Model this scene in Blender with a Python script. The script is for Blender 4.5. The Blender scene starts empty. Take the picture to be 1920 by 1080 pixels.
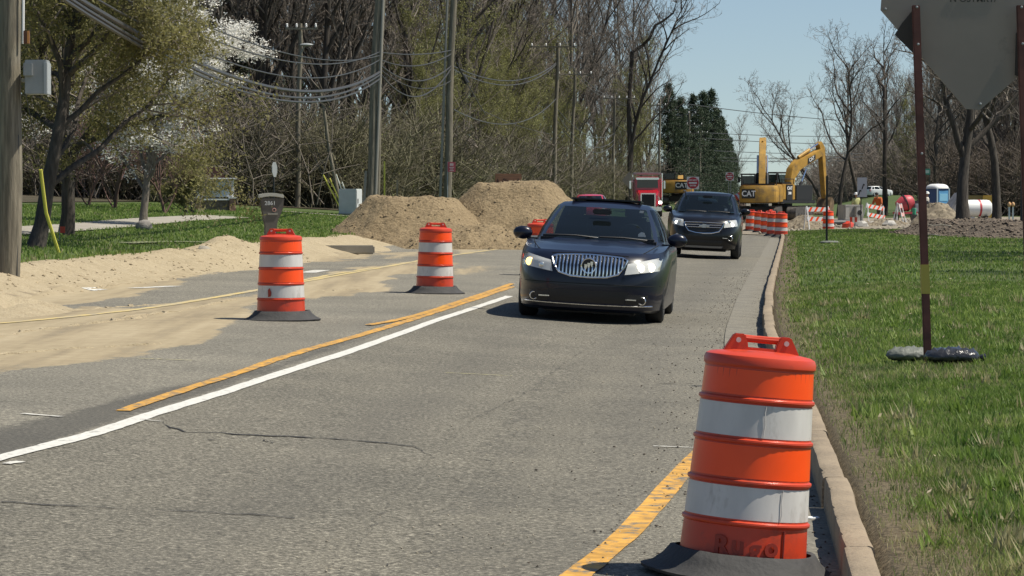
import bpy, bmesh, math, random
import numpy as np
from mathutils import Matrix, Vector
R = math.radians
random.seed(7); RNG = np.random.default_rng(7)
sc = bpy.context.scene
col = sc.collection

# ------------------------------------------------------------------ camera
F = 5500.0                      # focal length in pixels of the 1920 px wide photograph
PITCH = math.atan(170/F)
CAMZ = 1.6
cam = bpy.data.cameras.new('camera'); camo = bpy.data.objects.new('camera', cam)
col.objects.link(camo); sc.camera = camo
cam.sensor_width = 36.0; cam.lens = F/1920*36.0
cam.clip_start = 0.5; cam.clip_end = 6000
camo.location = (0, 0, CAMZ); camo.rotation_euler = (R(90)-PITCH, 0, 0)

# ------------------------------------------------------------------ sky and sun
SUN_EL, SUN_AZ = R(60), R(92)   # azimuth clockwise from +Y (the viewing direction): light from the right
w = bpy.data.worlds.new('World'); sc.world = w; w.use_nodes = True
nt = w.node_tree; nt.nodes.clear()
sky = nt.nodes.new('ShaderNodeTexSky'); sky.sky_type = 'NISHITA'; sky.sun_disc = False
sky.sun_elevation = SUN_EL; sky.sun_rotation = SUN_AZ
sky.air_density = 1.0; sky.dust_density = .25; sky.ozone_density = 1.2; sky.altitude = 300
bg = nt.nodes.new('ShaderNodeBackground'); bg.inputs['Strength'].default_value = 0.08
out = nt.nodes.new('ShaderNodeOutputWorld')
wtc = nt.nodes.new('ShaderNodeTexCoord'); wad = nt.nodes.new('ShaderNodeVectorMath'); wad.operation = 'ADD'; wad.inputs[1].default_value = (0, 0, .045)
nt.links.new(wtc.outputs['Generated'], wad.inputs[0]); nt.links.new(wad.outputs[0], sky.inputs[0])   # clear April sky: no yellow band at the horizon
nt.links.new(sky.outputs[0], bg.inputs[0]); nt.links.new(bg.outputs[0], out.inputs[0])
sl = bpy.data.lights.new('sun', 'SUN'); so = bpy.data.objects.new('sun', sl); col.objects.link(so)
sl.energy = 5.0; sl.angle = R(0.5); sl.color = (1.0, 0.94, 0.82)
sv = Vector((math.sin(SUN_AZ)*math.cos(SUN_EL), math.cos(SUN_AZ)*math.cos(SUN_EL), math.sin(SUN_EL)))
so.rotation_euler = sv.to_track_quat('Z', 'Y').to_euler(); so.location = (0, 0, 60)
vs = sc.view_settings; vs.view_transform = 'Standard'; vs.look = 'None'; vs.exposure = 0.3; vs.gamma = 1.0
vs.use_curve_mapping = False
sc.render.engine = 'CYCLES'
sc.cycles.use_denoising = True
sc.cycles.max_bounces = 6; sc.cycles.diffuse_bounces = 3; sc.cycles.glossy_bounces = 3
sc.cycles.transparent_max_bounces = 8; sc.cycles.transmission_bounces = 4

# ------------------------------------------------------------------ lay of the land
_ys = np.arange(-60, 2600, 0.5)
_xs = np.interp(_ys, [-60, 0, 12.4, 18.3, 33.2, 46.3, 88, 110, 125, 2600],
                [-4.4, .4, 1.39, 1.85, 2.83, 4.00, 8.00, 10.1, 11.4, 11.4+2475*.094])
_k = np.ones(15)/15
_xs[20:-20] = np.convolve(_xs, _k, 'same')[20:-20]
def xk(y): return np.interp(y, _ys, _xs)                 # the kerb line, x as a function of y
US = [-500, -160, -70, -36, -23, -10.7, -9.4, -7, -4.3, -2.0, 0, .02, .17, 2, 20, 500]
ZS = [16, 10, 4.6, 1.9, 1.3, .62, .29, .28, .22, .06, 0, .14, .15, .25, .3, .3]
def sstep(a, b, x):
    t = np.clip((x-a)/(b-a), 0, 1); return t*t*(3-2*t)
def Hn(x, y):
    x = np.asarray(x, float); y = np.asarray(y, float)
    u = x - xk(y)
    z = np.interp(u, US, ZS)
    z = np.where((u > 0) & (y > 123), np.interp(u, [0, 6, 30], [0, .12, .3]), z)
    z = z + np.clip((y-205)*.0056, 0, 4)*sstep(6, 18, u)
    z = z + .25*np.sin(x*.31+1)*np.sin(y*.17)*sstep(30, 45, -u)
    return z
def H(x, y): return float(Hn(x, y))
def ray(px, py):
    dx = (px-960)/F; du = -(py-540)/F
    d = Vector((0, math.cos(PITCH), -math.sin(PITCH))) + Vector((dx, 0, 0)) + Vector((0, math.sin(PITCH), math.cos(PITCH)))*du
    return d/d.y
def at(px, py, d):                                       # pixel at a known distance
    v = ray(px, py)*d; return Vector((v.x, v.y, CAMZ+v.z))
def gnd(px, d, dz=0.0):                                  # point on the ground in a direction, at a known distance
    x = (px-960)/F*d; return Vector((x, d, H(x, d)+dz))
def hit(px, py, dz=0.0):                                 # where a pixel's ray meets the ground
    r = ray(px, py); d = 2.0; step = .5
    while d < 900:
        p = r*d
        if CAMZ+p.z < H(p.x, p.y)+dz: break
        d += step
    lo, hi = d-step, d
    for _ in range(25):
        m = (lo+hi)/2; p = r*m
        if CAMZ+p.z < H(p.x, p.y)+dz: hi = m
        else: lo = m
    p = r*hi; return Vector((p.x, p.y, H(p.x, p.y)+dz))

# ------------------------------------------------------------------ materials
MATS = {}
def mat(name, c, rough=.7, metal=0, var=.0, vscale=4, bump=0, bscale=30, c2=None, coat=0, spec=.5, stretch=None, detail=4, emit=None, estr=0, lo=.35, hi=.65, wear=None, wlo=.55, whi=.6, wscale=8):
    if name in MATS: return MATS[name]
    m = bpy.data.materials.new(name); m.use_nodes = True; MATS[name] = m
    n = m.node_tree; b = n.nodes['Principled BSDF']; L = n.links.new
    b.inputs['Base Color'].default_value = (*c, 1); b.inputs['Roughness'].default_value = rough
    b.inputs['Metallic'].default_value = metal; b.inputs['Coat Weight'].default_value = coat
    b.inputs['Specular IOR Level'].default_value = spec
    if emit:
        b.inputs['Emission Color'].default_value = (*emit, 1); b.inputs['Emission Strength'].default_value = estr
    tc = n.nodes.new('ShaderNodeTexCoord'); src = tc.outputs['Object']
    if stretch:
        mp = n.nodes.new('ShaderNodeMapping'); mp.inputs['Scale'].default_value = stretch; L(src, mp.inputs[0]); src = mp.outputs[0]
    last = None
    if var or c2:
        no = n.nodes.new('ShaderNodeTexNoise'); no.inputs['Scale'].default_value = vscale; no.inputs['Detail'].default_value = detail
        L(src, no.inputs['Vector'])
        ra = n.nodes.new('ShaderNodeValToRGB'); L(no.outputs[0], ra.inputs[0])
        ra.color_ramp.elements[0].position = lo; ra.color_ramp.elements[1].position = hi
        a = c2 if c2 else tuple(max(0, x*(1-var)) for x in c); e = c if c2 else tuple(min(1, x*(1+var)) for x in c)
        ra.color_ramp.elements[0].color = (*a, 1); ra.color_ramp.elements[1].color = (*e, 1)
        last = ra.outputs[0]; L(last, b.inputs['Base Color'])
    if wear:
        no = n.nodes.new('ShaderNodeTexNoise'); no.inputs['Scale'].default_value = wscale; no.inputs['Detail'].default_value = 8
        no.inputs['Roughness'].default_value = .7
        L(src, no.inputs['Vector'])
        mr = n.nodes.new('ShaderNodeMapRange'); mr.inputs['From Min'].default_value = wlo; mr.inputs['From Max'].default_value = whi
        L(no.outputs[0], mr.inputs[0])
        mx = n.nodes.new('ShaderNodeMix'); mx.data_type = 'RGBA'; L(mr.outputs[0], mx.inputs[0])
        if last: L(last, mx.inputs[6])
        else: mx.inputs[6].default_value = (*c, 1)
        mx.inputs[7].default_value = (*wear, 1); L(mx.outputs[2], b.inputs['Base Color'])
    if bump:
        nb = n.nodes.new('ShaderNodeTexNoise'); nb.inputs['Scale'].default_value = bscale; nb.inputs['Detail'].default_value = 5
        L(src, nb.inputs['Vector'])
        bp = n.nodes.new('ShaderNodeBump'); bp.inputs['Strength'].default_value = bump; bp.inputs['Distance'].default_value = .02
        L(nb.outputs[0], bp.inputs['Height']); L(bp.outputs[0], b.inputs['Normal'])
    return m

# ------------------------------------------------------------------ mesh builder
class MB:
    def __init__(s): s.v = []; s.f = []
    def add(s, vs, fs, M=None):
        o = len(s.v)
        s.v.extend([tuple(M @ Vector(p)) for p in vs] if M is not None else [tuple(p) for p in vs])
        s.f.extend([tuple(i+o for i in f) for f in fs]); return s
    def box(s, c, size, M=None, taper=(1, 1)):
        x, y, z = size[0]/2, size[1]/2, size[2]/2; tx, ty = taper
        vs = [(-x, -y, -z), (x, -y, -z), (x, y, -z), (-x, y, -z), (-x*tx, -y*ty, z), (x*tx, -y*ty, z), (x*tx, y*ty, z), (-x*tx, y*ty, z)]
        vs = [(a+c[0], b+c[1], d+c[2]) for a, b, d in vs]
        return s.add(vs, [(3, 2, 1, 0), (4, 5, 6, 7), (0, 1, 5, 4), (1, 2, 6, 5), (2, 3, 7, 6), (3, 0, 4, 7)], M)
    def tube(s, pts, r, n=8, cap=True, M=None):
        pts = [Vector(p) for p in pts]; k = len(pts)
        rs = [r]*k if not hasattr(r, '__len__') else r
        vs = []; fs = []; prev = None
        for i, p in enumerate(pts):
            t = (pts[min(i+1, k-1)]-pts[max(i-1, 0)])
            if t.length < 1e-9: t = Vector((0, 0, 1))
            t.normalize()
            if prev is None: a = t.orthogonal().normalized()
            else:
                a = prev-t*prev.dot(t)
                a = a.normalized() if a.length > 1e-6 else t.orthogonal().normalized()
            prev = a; b = t.cross(a)
            for j in range(n):
                q = 2*math.pi*j/n; vs.append(p+(a*math.cos(q)+b*math.sin(q))*rs[i])
        for i in range(k-1):
            for j in range(n):
                fs.append((i*n+j, i*n+(j+1) % n, (i+1)*n+(j+1) % n, (i+1)*n+j))
        if cap: fs.append(tuple(range(n-1, -1, -1))); fs.append(tuple((k-1)*n+j for j in range(n)))
        return s.add(vs, fs, M)
    def lathe(s, prof, n=24, M=None, a0=0, a1=2*math.pi, cap=True):
        full = abs(a1-a0-2*math.pi) < 1e-6; m = n if full else n+1; vs = []; fs = []
        for r, z in prof:
            for j in range(m):
                q = a0+(a1-a0)*j/n; vs.append((r*math.cos(q), r*math.sin(q), z))
        for i in range(len(prof)-1):
            for j in range(n):
                k = (j+1) % m; fs.append((i*m+j, i*m+k, (i+1)*m+k, (i+1)*m+j))
        if cap and full:
            if prof[0][0] > 1e-6: fs.append(tuple(range(m-1, -1, -1)))
            if prof[-1][0] > 1e-6: fs.append(tuple((len(prof)-1)*m+j for j in range(m)))
        return s.add(vs, fs, M)
    def prism(s, pts, y0, y1, M=None):                   # polygon in xz, extruded along y
        n = len(pts); vs = [(x, y0, z) for x, z in pts]+[(x, y1, z) for x, z in pts]
        fs = [tuple(range(n)), tuple(range(2*n-1, n-1, -1))]+[(i, i+n, (i+1) % n+n, (i+1) % n) for i in range(n)]
        return s.add(vs, fs, M)
    def grid(s, P, M=None, close=False):
        r, c = len(P), len(P[0]); vs = [p for row in P for p in row]; fs = []
        for i in range(r-1):
            for j in range(c if close else c-1):
                fs.append((i*c+j, i*c+(j+1) % c, (i+1)*c+(j+1) % c, (i+1)*c+j))
        return s.add(vs, fs, M)
    def ball(s, c, r, nu=12, nv=8, M=None, jit=0, rnd=None):
        r = (r, r, r) if not hasattr(r, '__len__') else r
        P = []
        for i in range(nv+1):
            a = math.pi*i/nv-math.pi/2; row = []
            for j in range(nu):
                b = 2*math.pi*j/nu; q = 1+(rnd.uniform(-jit, jit) if rnd and 0 < i < nv else 0)
                row.append((c[0]+r[0]*q*math.cos(a)*math.cos(b), c[1]+r[1]*q*math.cos(a)*math.sin(b), c[2]+r[2]*q*math.sin(a)))
            P.append(row)
        return s.grid(P, M, True)
    def mesh(s, name, bevel=0, ang=40, weld=False, recalc=True):
        me = bpy.data.meshes.new(name); me.from_pydata(s.v, [], s.f)
        if bevel or weld or recalc:
            bm = bmesh.new(); bm.from_mesh(me)
            if weld: bmesh.ops.remove_doubles(bm, verts=bm.verts, dist=1e-4)
            if recalc: bmesh.ops.recalc_face_normals(bm, faces=bm.faces)
            if bevel:
                es = [e for e in bm.edges if len(e.link_faces) == 2 and e.calc_face_angle(0) > R(30)]
                bmesh.ops.bevel(bm, geom=es, offset=bevel, segments=2, affect='EDGES', clamp_overlap=True)
            bm.to_mesh(me); bm.free()
        if ang:
            me.shade_smooth(); me.set_sharp_from_angle(angle=R(ang))
        return me
    def build(s, name, m, parent=None, loc=None, rot=None, **k):
        return mkobj(name, s.mesh(name, **k), m, parent, loc, rot)
def mkobj(name, me, m, parent=None, loc=None, rot=None):
    o = bpy.data.objects.new(name, me); col.objects.link(o)
    if m is not None and len(me.materials) == 0: me.materials.append(m)
    if parent is not None: o.parent = parent
    if loc is not None: o.location = loc
    if rot is not None: o.rotation_euler = rot
    return o
def tag(o, label=None, cat=None, group=None, kind=None):
    if label: o['label'] = label
    if cat: o['category'] = cat
    if group: o['group'] = group
    if kind: o['kind'] = kind
    return o
def thing(name, label, cat, loc=(0, 0, 0), rz=0, group=None, rot=None):
    o = bpy.data.objects.new(name, None); col.objects.link(o); o.empty_display_size = .2
    o.location = loc; o.rotation_euler = rot if rot else (0, 0, rz)
    return tag(o, label, cat, group)
def dup(root, loc, rz=None, label=None, group=None, scale=None, rot=None):
    def cp(o, parent):
        c = o.copy(); col.objects.link(c)
        if parent is not None: c.parent = parent
        for ch in o.children: cp(ch, c)
        return c
    r = cp(root, None); r.location = loc
    if rz is not None: r.rotation_euler = (0, 0, rz)
    if rot is not None: r.rotation_euler = rot
    if scale is not None: r.scale = scale if hasattr(scale, '__len__') else (scale,)*3
    if label: r['label'] = label
    if group: r['group'] = group
    return r
def npmesh(name, V, Fq, m, smooth=False):                # fast mesh from numpy, all faces the same size
    me = bpy.data.meshes.new(name); V = np.asarray(V, np.float32); Fq = np.asarray(Fq, np.int32)
    k = Fq.shape[1]; nf = len(Fq)
    me.vertices.add(len(V)); me.vertices.foreach_set('co', V.ravel())
    me.loops.add(nf*k); me.loops.foreach_set('vertex_index', Fq.ravel())
    me.polygons.add(nf); me.polygons.foreach_set('loop_start', np.arange(0, nf*k, k, dtype=np.int32))
    me.polygons.foreach_set('loop_total', np.full(nf, k, np.int32))
    if smooth: me.polygons.foreach_set('use_smooth', np.ones(nf, bool))
    me.update(calc_edges=True)
    if m: me.materials.append(m)
    return me
def text(s, size, m, name, parent, M, extrude=.002, bold=.0, shear=0, xs=1):
    cu = bpy.data.curves.new('t', 'FONT'); cu.body = s; cu.size = size; cu.align_x = 'CENTER'; cu.align_y = 'CENTER'
    cu.extrude = extrude; cu.offset = bold; cu.shear = shear; cu.resolution_u = 3
    o = bpy.data.objects.new('t', cu); col.objects.link(o)
    dg = bpy.context.evaluated_depsgraph_get(); me = bpy.data.meshes.new_from_object(o.evaluated_get(dg))
    bpy.data.objects.remove(o); bpy.data.curves.remove(cu)
    me.transform(M @ Matrix.Diagonal((xs, 1, 1, 1))); me.materials.clear()
    return mkobj(name, me, m, parent)
UP = Matrix.Rotation(R(90), 4, 'X')                      # text standing upright, read from -Y
def T(x, y, z): return Matrix.Translation((x, y, z))
def RZ(a): return Matrix.Rotation(a, 4, 'Z')
def RX(a): return Matrix.Rotation(a, 4, 'X')
def RY(a): return Matrix.Rotation(a, 4, 'Y')
# ================================================================== the ground, road, kerb
def inpoly(X, Y, poly):
    r = np.zeros(X.shape, bool); n = len(poly); j = n-1
    for i in range(n):
        xi, yi = poly[i]; xj, yj = poly[j]
        c = ((yi > Y) != (yj > Y)) & (X < (xj-xi)*(Y-yi)/((yj-yi)+1e-9)+xi)
        r ^= c; j = i
    return r
def project(x, y, z):
    cp, sp = math.cos(PITCH), math.sin(PITCH)
    zz = z-CAMZ; dep = y*cp-zz*sp; upc = y*sp+zz*cp
    return 960+F*x/dep, 540-F*upc/dep
def vnoise(x, y, s, seed=0):                              # cheap smooth value noise
    x = x/s; y = y/s; xi = np.floor(x).astype(np.int64); yi = np.floor(y).astype(np.int64)
    fx = x-xi; fy = y-yi; fx = fx*fx*(3-2*fx); fy = fy*fy*(3-2*fy)
    def h(a, b):
        n = (a*374761393+b*668265263+seed*974711) & 0x7fffffff
        n = ((n ^ (n >> 13))*1274126177) & 0x7fffffff
        return (n & 0xffff)/65535.0
    return (h(xi, yi)*(1-fx)+h(xi+1, yi)*fx)*(1-fy)+(h(xi, yi+1)*(1-fx)+h(xi+1, yi+1)*fx)*fy
def fbm(x, y, s, seed=0, o=4):
    r = 0; a = .5
    for i in range(o): r = r+a*vnoise(x, y, s, seed+i); s /= 2.1; a /= 2
    return r/(1-.5**o)
def sheet(name, us, ys, m, dz=0, zfun=None, kind='structure', smooth=True):
    U, Y = np.meshgrid(us, ys); X = U+xk(Y)
    Z = Hn(X, Y)+dz if zfun is None else zfun(U, X, Y)
    V = np.stack([X, Y, Z], -1).reshape(-1, 3); r, c = U.shape
    I = np.arange(r*c).reshape(r, c)
    Fq = np.stack([I[:-1, :-1], I[:-1, 1:], I[1:, 1:], I[1:, :-1]], -1).reshape(-1, 4)
    o = mkobj(name, npmesh(name, V, Fq, m, smooth), m)
    if kind: o['kind'] = kind
    return o, U, X, Y, Z
def nodes_of(name, rough=.9):
    m = bpy.data.materials.new(name); m.use_nodes = True; n = m.node_tree
    b = n.nodes['Principled BSDF']; b.inputs['Roughness'].default_value = rough; b.inputs['Specular IOR Level'].default_value = .25
    tc = n.nodes.new('ShaderNodeTexCoord')
    def noise(scale, detail=4, rough=.55, vec=None):
        k = n.nodes.new('ShaderNodeTexNoise'); k.inputs['Scale'].default_value = scale; k.inputs['Detail'].default_value = detail
        k.inputs['Roughness'].default_value = rough
        n.links.new(vec or tc.outputs['Object'], k.inputs['Vector']); return k.outputs[0]
    def ramp(x, stops):
        k = n.nodes.new('ShaderNodeValToRGB'); n.links.new(x, k.inputs[0]); e = k.color_ramp.elements
        while len(e) < len(stops): e.new(.5)
        for i, (p, c) in enumerate(stops): e[i].position = p; e[i].color = (*c, 1) if len(c) == 3 else c
        return k.outputs[0]
    def mix(f, a, b2, mode='MIX'):
        k = n.nodes.new('ShaderNodeMix'); k.data_type = 'RGBA'; k.blend_type = mode
        if isinstance(f, (int, float)): k.inputs[0].default_value = f
        else: n.links.new(f, k.inputs[0])
        for i, q in ((6, a), (7, b2)):
            if isinstance(q, tuple): k.inputs[i].default_value = (*q, 1)
            else: n.links.new(q, k.inputs[i])
        return k.outputs[2]
    def math_(op, a, b2=0.0, clamp=False):
        k = n.nodes.new('ShaderNodeMath'); k.operation = op; k.use_clamp = clamp
        for i, q in enumerate((a, b2)):
            if isinstance(q, (int, float)): k.inputs[i].default_value = q
            else: n.links.new(q, k.inputs[i])
        return k.outputs[0]
    def attr(nm):
        k = n.nodes.new('ShaderNodeAttribute'); k.attribute_name = nm; return k.outputs['Fac']
    def bump(h, st, dist):
        k = n.nodes.new('ShaderNodeBump'); k.inputs['Strength'].default_value = st; k.inputs['Distance'].default_value = dist
        n.links.new(h, k.inputs['Height']); n.links.new(k.outputs[0], b.inputs['Normal'])
    def final(c): n.links.new(c, b.inputs['Base Color'])
    return m, n, tc, noise, ramp, mix, math_, attr, bump, final

# ground sheet: lawn and open country out to the horizon
m_ground, n, tc, noise, ramp, mix, math_, attr, bump, final = nodes_of('grass_soil', .95)
g1 = ramp(noise(.35, 5), [(.35, (.045, .07, .02)), (.62, (.08, .12, .032))])
g2 = ramp(noise(9, 5), [(.38, (.06, .06, .03)), (.6, (.08, .12, .03))])
final(mix(.55, g1, g2)); bump(noise(14, 5), .6, .05)
def gz(U, X, Y):
    z = Hn(X, Y)
    z = np.where((U < .12) & (U > -9.7), np.minimum(z, .0)-.25, z)
    z = np.where((U >= .12) & (U < .56), z-.05, z)
    z = np.where((U > -10.95) & (U <= -9.7) & (Y < 76) & (Y > 20), z-.3, z)
    return z
us = np.concatenate([np.linspace(-900, -120, 20), np.linspace(-110, -26, 29), np.linspace(-25, -9.8, 20), [-9.5, .05, .2, .5], np.linspace(.62, 25, 26), np.linspace(30, 120, 15), np.linspace(160, 900, 10)])
ysg = np.concatenate([np.linspace(-40, 0, 5), np.linspace(4, 140, 90), np.linspace(144, 420, 60), np.linspace(440, 2500, 40)])
ground, *_ = sheet('ground', us, ysg, m_ground, zfun=gz)

# woodland floor on the left and right
m_floor, n, tc, noise, ramp, mix, math_, attr, bump, final = nodes_of('leaf_litter', .95)
final(mix(.5, ramp(noise(3, 6), [(.35, (.045, .035, .024)), (.65, (.1, .08, .055))]), ramp(noise(.25, 3), [(.4, (.05, .05, .026)), (.65, (.09, .07, .05))])))
bump(noise(6, 5), .8, .1)
def fz(U, X, Y): return Hn(X, Y)+.03+.12*fbm(X, Y, 3.0, 5)*sstep(25.5, 30, -U)
sheet('forest_floor', np.linspace(-170, -25.5, 60), np.linspace(92, 560, 130), m_floor, zfun=fz)
sheet('forest_floor', np.linspace(-27, -16.2, 12), np.linspace(122, 560, 110), m_floor, zfun=fz)
sheet('forest_floor', np.linspace(34, 180, 50), np.linspace(225, 620, 90), m_floor, zfun=fz)

# asphalt with drifted sand
m_road, n, tc, noise, ramp, mix, math_, attr, bump, final = nodes_of('asphalt', .85)
sp = noise(40, 5, .85); big = noise(.55, 5, .6)
grit = ramp(sp, [(.36, (.02, .0185, .0145)), (.46, (.092, .085, .067)), (.54, (.156, .144, .115)), (.64, (.38, .35, .28))])
lightgrit = ramp(sp, [(.36, (.055, .05, .041)), (.46, (.145, .135, .11)), (.54, (.2, .187, .152)), (.64, (.42, .39, .32))])
base = mix(attr('old'), grit, lightgrit)
base = mix(.6, base, ramp(big, [(.32, (.38, .38, .38)), (.68, (.64, .63, .61))]), 'OVERLAY')
base = mix(math_('MULTIPLY', attr('wheel'), .3), base, (.085, .08, .07))
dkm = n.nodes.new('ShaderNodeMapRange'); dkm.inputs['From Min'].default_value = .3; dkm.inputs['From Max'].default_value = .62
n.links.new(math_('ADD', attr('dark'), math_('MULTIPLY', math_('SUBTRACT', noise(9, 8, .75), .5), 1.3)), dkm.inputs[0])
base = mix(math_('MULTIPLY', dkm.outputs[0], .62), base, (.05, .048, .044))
pit = ramp(noise(24, 4, .7), [(.58, (0, 0, 0)), (.68, (1, 1, 1))])
base = mix(math_('MULTIPLY', pit, .55), base, (.05, .046, .04))
chip = ramp(noise(33, 3, .75), [(.66, (0, 0, 0)), (.74, (1, 1, 1))])
base = mix(math_('MULTIPLY', chip, .6), base, (.36, .34, .29))
oil = ramp(noise(2.2, 6, .65), [(.56, (0, 0, 0)), (.74, (1, 1, 1))])
base = mix(math_('MULTIPLY', oil, .28), base, (.07, .067, .06))
mpn = n.nodes.new('ShaderNodeMapping'); mpn.inputs['Rotation'].default_value = (0, 0, .094); mpn.inputs['Scale'].default_value = (2.6, .16, 1); n.links.new(tc.outputs['Object'], mpn.inputs[0])
stk = noise(1.0, 7, .65, mpn.outputs[0])
sandc = mix(.5, ramp(noise(5, 6, .6), [(.3, (.24, .19, .118)), (.55, (.33, .265, .168)), (.75, (.4, .33, .215))]), ramp(stk, [(.36, (.19, .158, .108)), (.5, (.33, .27, .172)), (.66, (.43, .36, .24))]))
sm = math_('ADD', attr('sand'), math_('ADD', math_('MULTIPLY', math_('SUBTRACT', noise(7, 9, .8), .5), 2.0), math_('MULTIPLY', math_('SUBTRACT', stk, .5), 1.3)))
mr = n.nodes.new('ShaderNodeMapRange'); mr.inputs['From Min'].default_value = .40; mr.inputs['From Max'].default_value = .64
n.links.new(sm, mr.inputs[0])
final(mix(mr.outputs[0], base, sandc)); bump(sp, .6, .01)
ysr = np.concatenate([np.arange(2, 95, .25), np.arange(95, 200, 1.0), np.arange(200, 900, 6)])
usr = np.linspace(-9.75, -.42, 84)
road, U, X, Y, Z = sheet('road', usr, ysr, m_road, dz=.002)
PX, PY = project(X, Y, Z)
PX0, PY0 = PX, PY; PX = PX+70*(fbm(X, Y, 2.2, 71)-.5)+30*(fbm(X, Y, .6, 72)-.5); PY = PY+22*(fbm(X, Y*.4, 1.6, 73)-.5)+10*(fbm(X, Y*.5, .5, 74)-.5)
sand = np.zeros(X.shape); old = np.zeros(X.shape); dark = np.zeros(X.shape)
SANDS = [([(-400, 470), (0, 500), (470, 455), (600, 465), (690, 478), (560, 492), (420, 510), (280, 545), (60, 575), (40, 585), (-400, 640)], 1.0),
         ([(-400, 700), (-400, 600), (60, 585), (160, 570), (280, 575), (330, 560), (470, 545), (560, 528), (700, 498), (800, 492), (860, 500), (720, 520), (700, 545), (540, 556), (470, 560), (470, 590), (430, 610), (380, 638), (250, 650), (60, 672)], .95),
         ([(-400, 740), (-400, 655), (0, 645), (250, 636), (400, 618), (440, 608), (385, 645), (250, 664), (60, 688)], .8),
         ([(590, 545), (680, 532), (750, 535), (720, 548), (620, 552)], .8), ([(820, 510), (900, 500), (960, 505), (880, 516)], .6),
         ([(690, 470), (1000, 455), (1000, 468), (720, 482)], .62), ([(560, 470), (640, 455), (720, 470), (600, 480)], .8)]
for k in range(24):
    jx = RNG.normal(0, 10); jy = RNG.normal(0, 2.2)
    for poly, wgt in SANDS: sand = np.maximum(sand, 0)+wgt*inpoly(PX+jx, PY+jy, poly)/24
sand = np.clip(sand, 0, 1)
sand = np.where(Y < 20, 0, sand)
PX, PY = PX0, PY0
# everything left of the white line is older, paler paving
WL = [(-150, 903), (0, 860), (95, 836), (190, 810), (280, 780), (425, 735), (530, 700), (650, 662), (740, 630), (820, 601), (890, 578), (955, 556), (1080, 515), (1200, 470)]
wx = [p[0] for p in WL]; wy = [p[1] for p in WL]
left = PY < np.interp(PX, wx, wy)
old = np.where(left & (Y < 80), .9, .25+.25*sstep(-1.6, -.5, U))
old = np.where(Y > 80, .45, old)
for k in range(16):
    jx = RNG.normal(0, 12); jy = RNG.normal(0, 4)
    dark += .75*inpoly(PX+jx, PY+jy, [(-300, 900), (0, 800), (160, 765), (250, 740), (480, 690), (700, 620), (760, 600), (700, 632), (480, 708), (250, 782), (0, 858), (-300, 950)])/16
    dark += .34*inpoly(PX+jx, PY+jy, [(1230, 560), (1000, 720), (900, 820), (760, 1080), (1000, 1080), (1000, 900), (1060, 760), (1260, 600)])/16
wheel_ = np.exp(-((U+1.15)/.28)**2)+np.exp(-((U+2.75)/.3)**2)
wheel_ = wheel_*(.4+.9*fbm(X, Y, 4.0, 61))
for nm, A in (('wheel', np.clip(wheel_, 0, 1)), ('sand', sand), ('old', old), ('dark', np.clip(dark, 0, 1))):
    a = road.data.attributes.new(nm, 'FLOAT', 'POINT'); a.data.foreach_set('value', A.ravel().astype(np.float32))

# concrete gutter pan
m_pan = mat('gutter_concrete', (.185, .17, .135), .9, var=.4, vscale=40, lo=.3, hi=.7, bump=.5, bscale=60, wear=(.12, .11, .09), wlo=.46, whi=.7, wscale=2.0)
sheet('gutter', np.linspace(-.44, .03, 6), np.arange(2, 122, .5), m_pan, dz=.006, zfun=lambda U, X, Y: np.interp(U, [-.44, 0, .05], [.026, 0, 0])+.006)
# kerb in cast lengths
kerb = tag(bpy.data.objects.new('kerb', None), kind='structure'); col.objects.link(kerb)
m_kerb = mat('kerb_concrete', (.26, .205, .14), .92, var=.14, vscale=2.2, bump=.5, bscale=45, wear=(.15, .12, .09), wlo=.54, whi=.74, wscale=16)
prof = [(-.005, -.08), (0, .02), (.002, .148), (.008, .160), (.02, .166), (.10, .167), (.117, .160), (.125, .14), (.125, -.08)]
y = 3.0; k = 0
while y < 121.5:
    L = 3.0; mb = MB(); P = []
    for q in np.linspace(y+.006, y+L-.006, 45):
        j = .014*(float(fbm(np.float64(1.0), np.float64(q), .9, 5))-.5)+.008*(float(fbm(np.float64(9.0), np.float64(q), .2, 6))-.5)
        ch_ = -.018*max(0, random.random()-.9)/.1; so_ = .006*math.sin(k*2.7)
        P.append([(float(xk(q))+a+j*(b > .05)+so_-(ch_*.9 if 2 <= i_ <= 4 else 0), q, b+j*.5+(ch_*.6 if 2 <= i_ <= 4 else 0)) for i_, (a, b) in enumerate(prof)])
    mb.grid(P); mb.f.append(tuple(range(len(prof)))); nn = len(mb.v); mb.f.append(tuple(range(nn-1, nn-1-len(prof), -1)))
    mb.build('kerb_length', m_kerb, kerb, ang=28); y += L; k += 1
# soil strip behind the kerb
m_soil, n, tc, noise, ramp, mix, math_, attr, bump, final = nodes_of('bare_soil', .95)
final(mix(.5, ramp(noise(9, 6, .65), [(.35, (.06, .048, .028)), (.65, (.15, .118, .07))]), ramp(noise(45, 4, .75), [(.4, (.04, .034, .02)), (.52, (.12, .095, .058)), (.64, (.27, .22, .14))])))
bump(noise(25, 5), .8, .03)
sheet('verge_soil', np.linspace(.12, .56, 9), np.arange(3, 122, .4), m_soil, zfun=lambda U, X, Y: Hn(X, Y)+np.where((U > .15) & (U < .53), .004+.014*fbm(X, Y, .3, 3), -.05))
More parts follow.
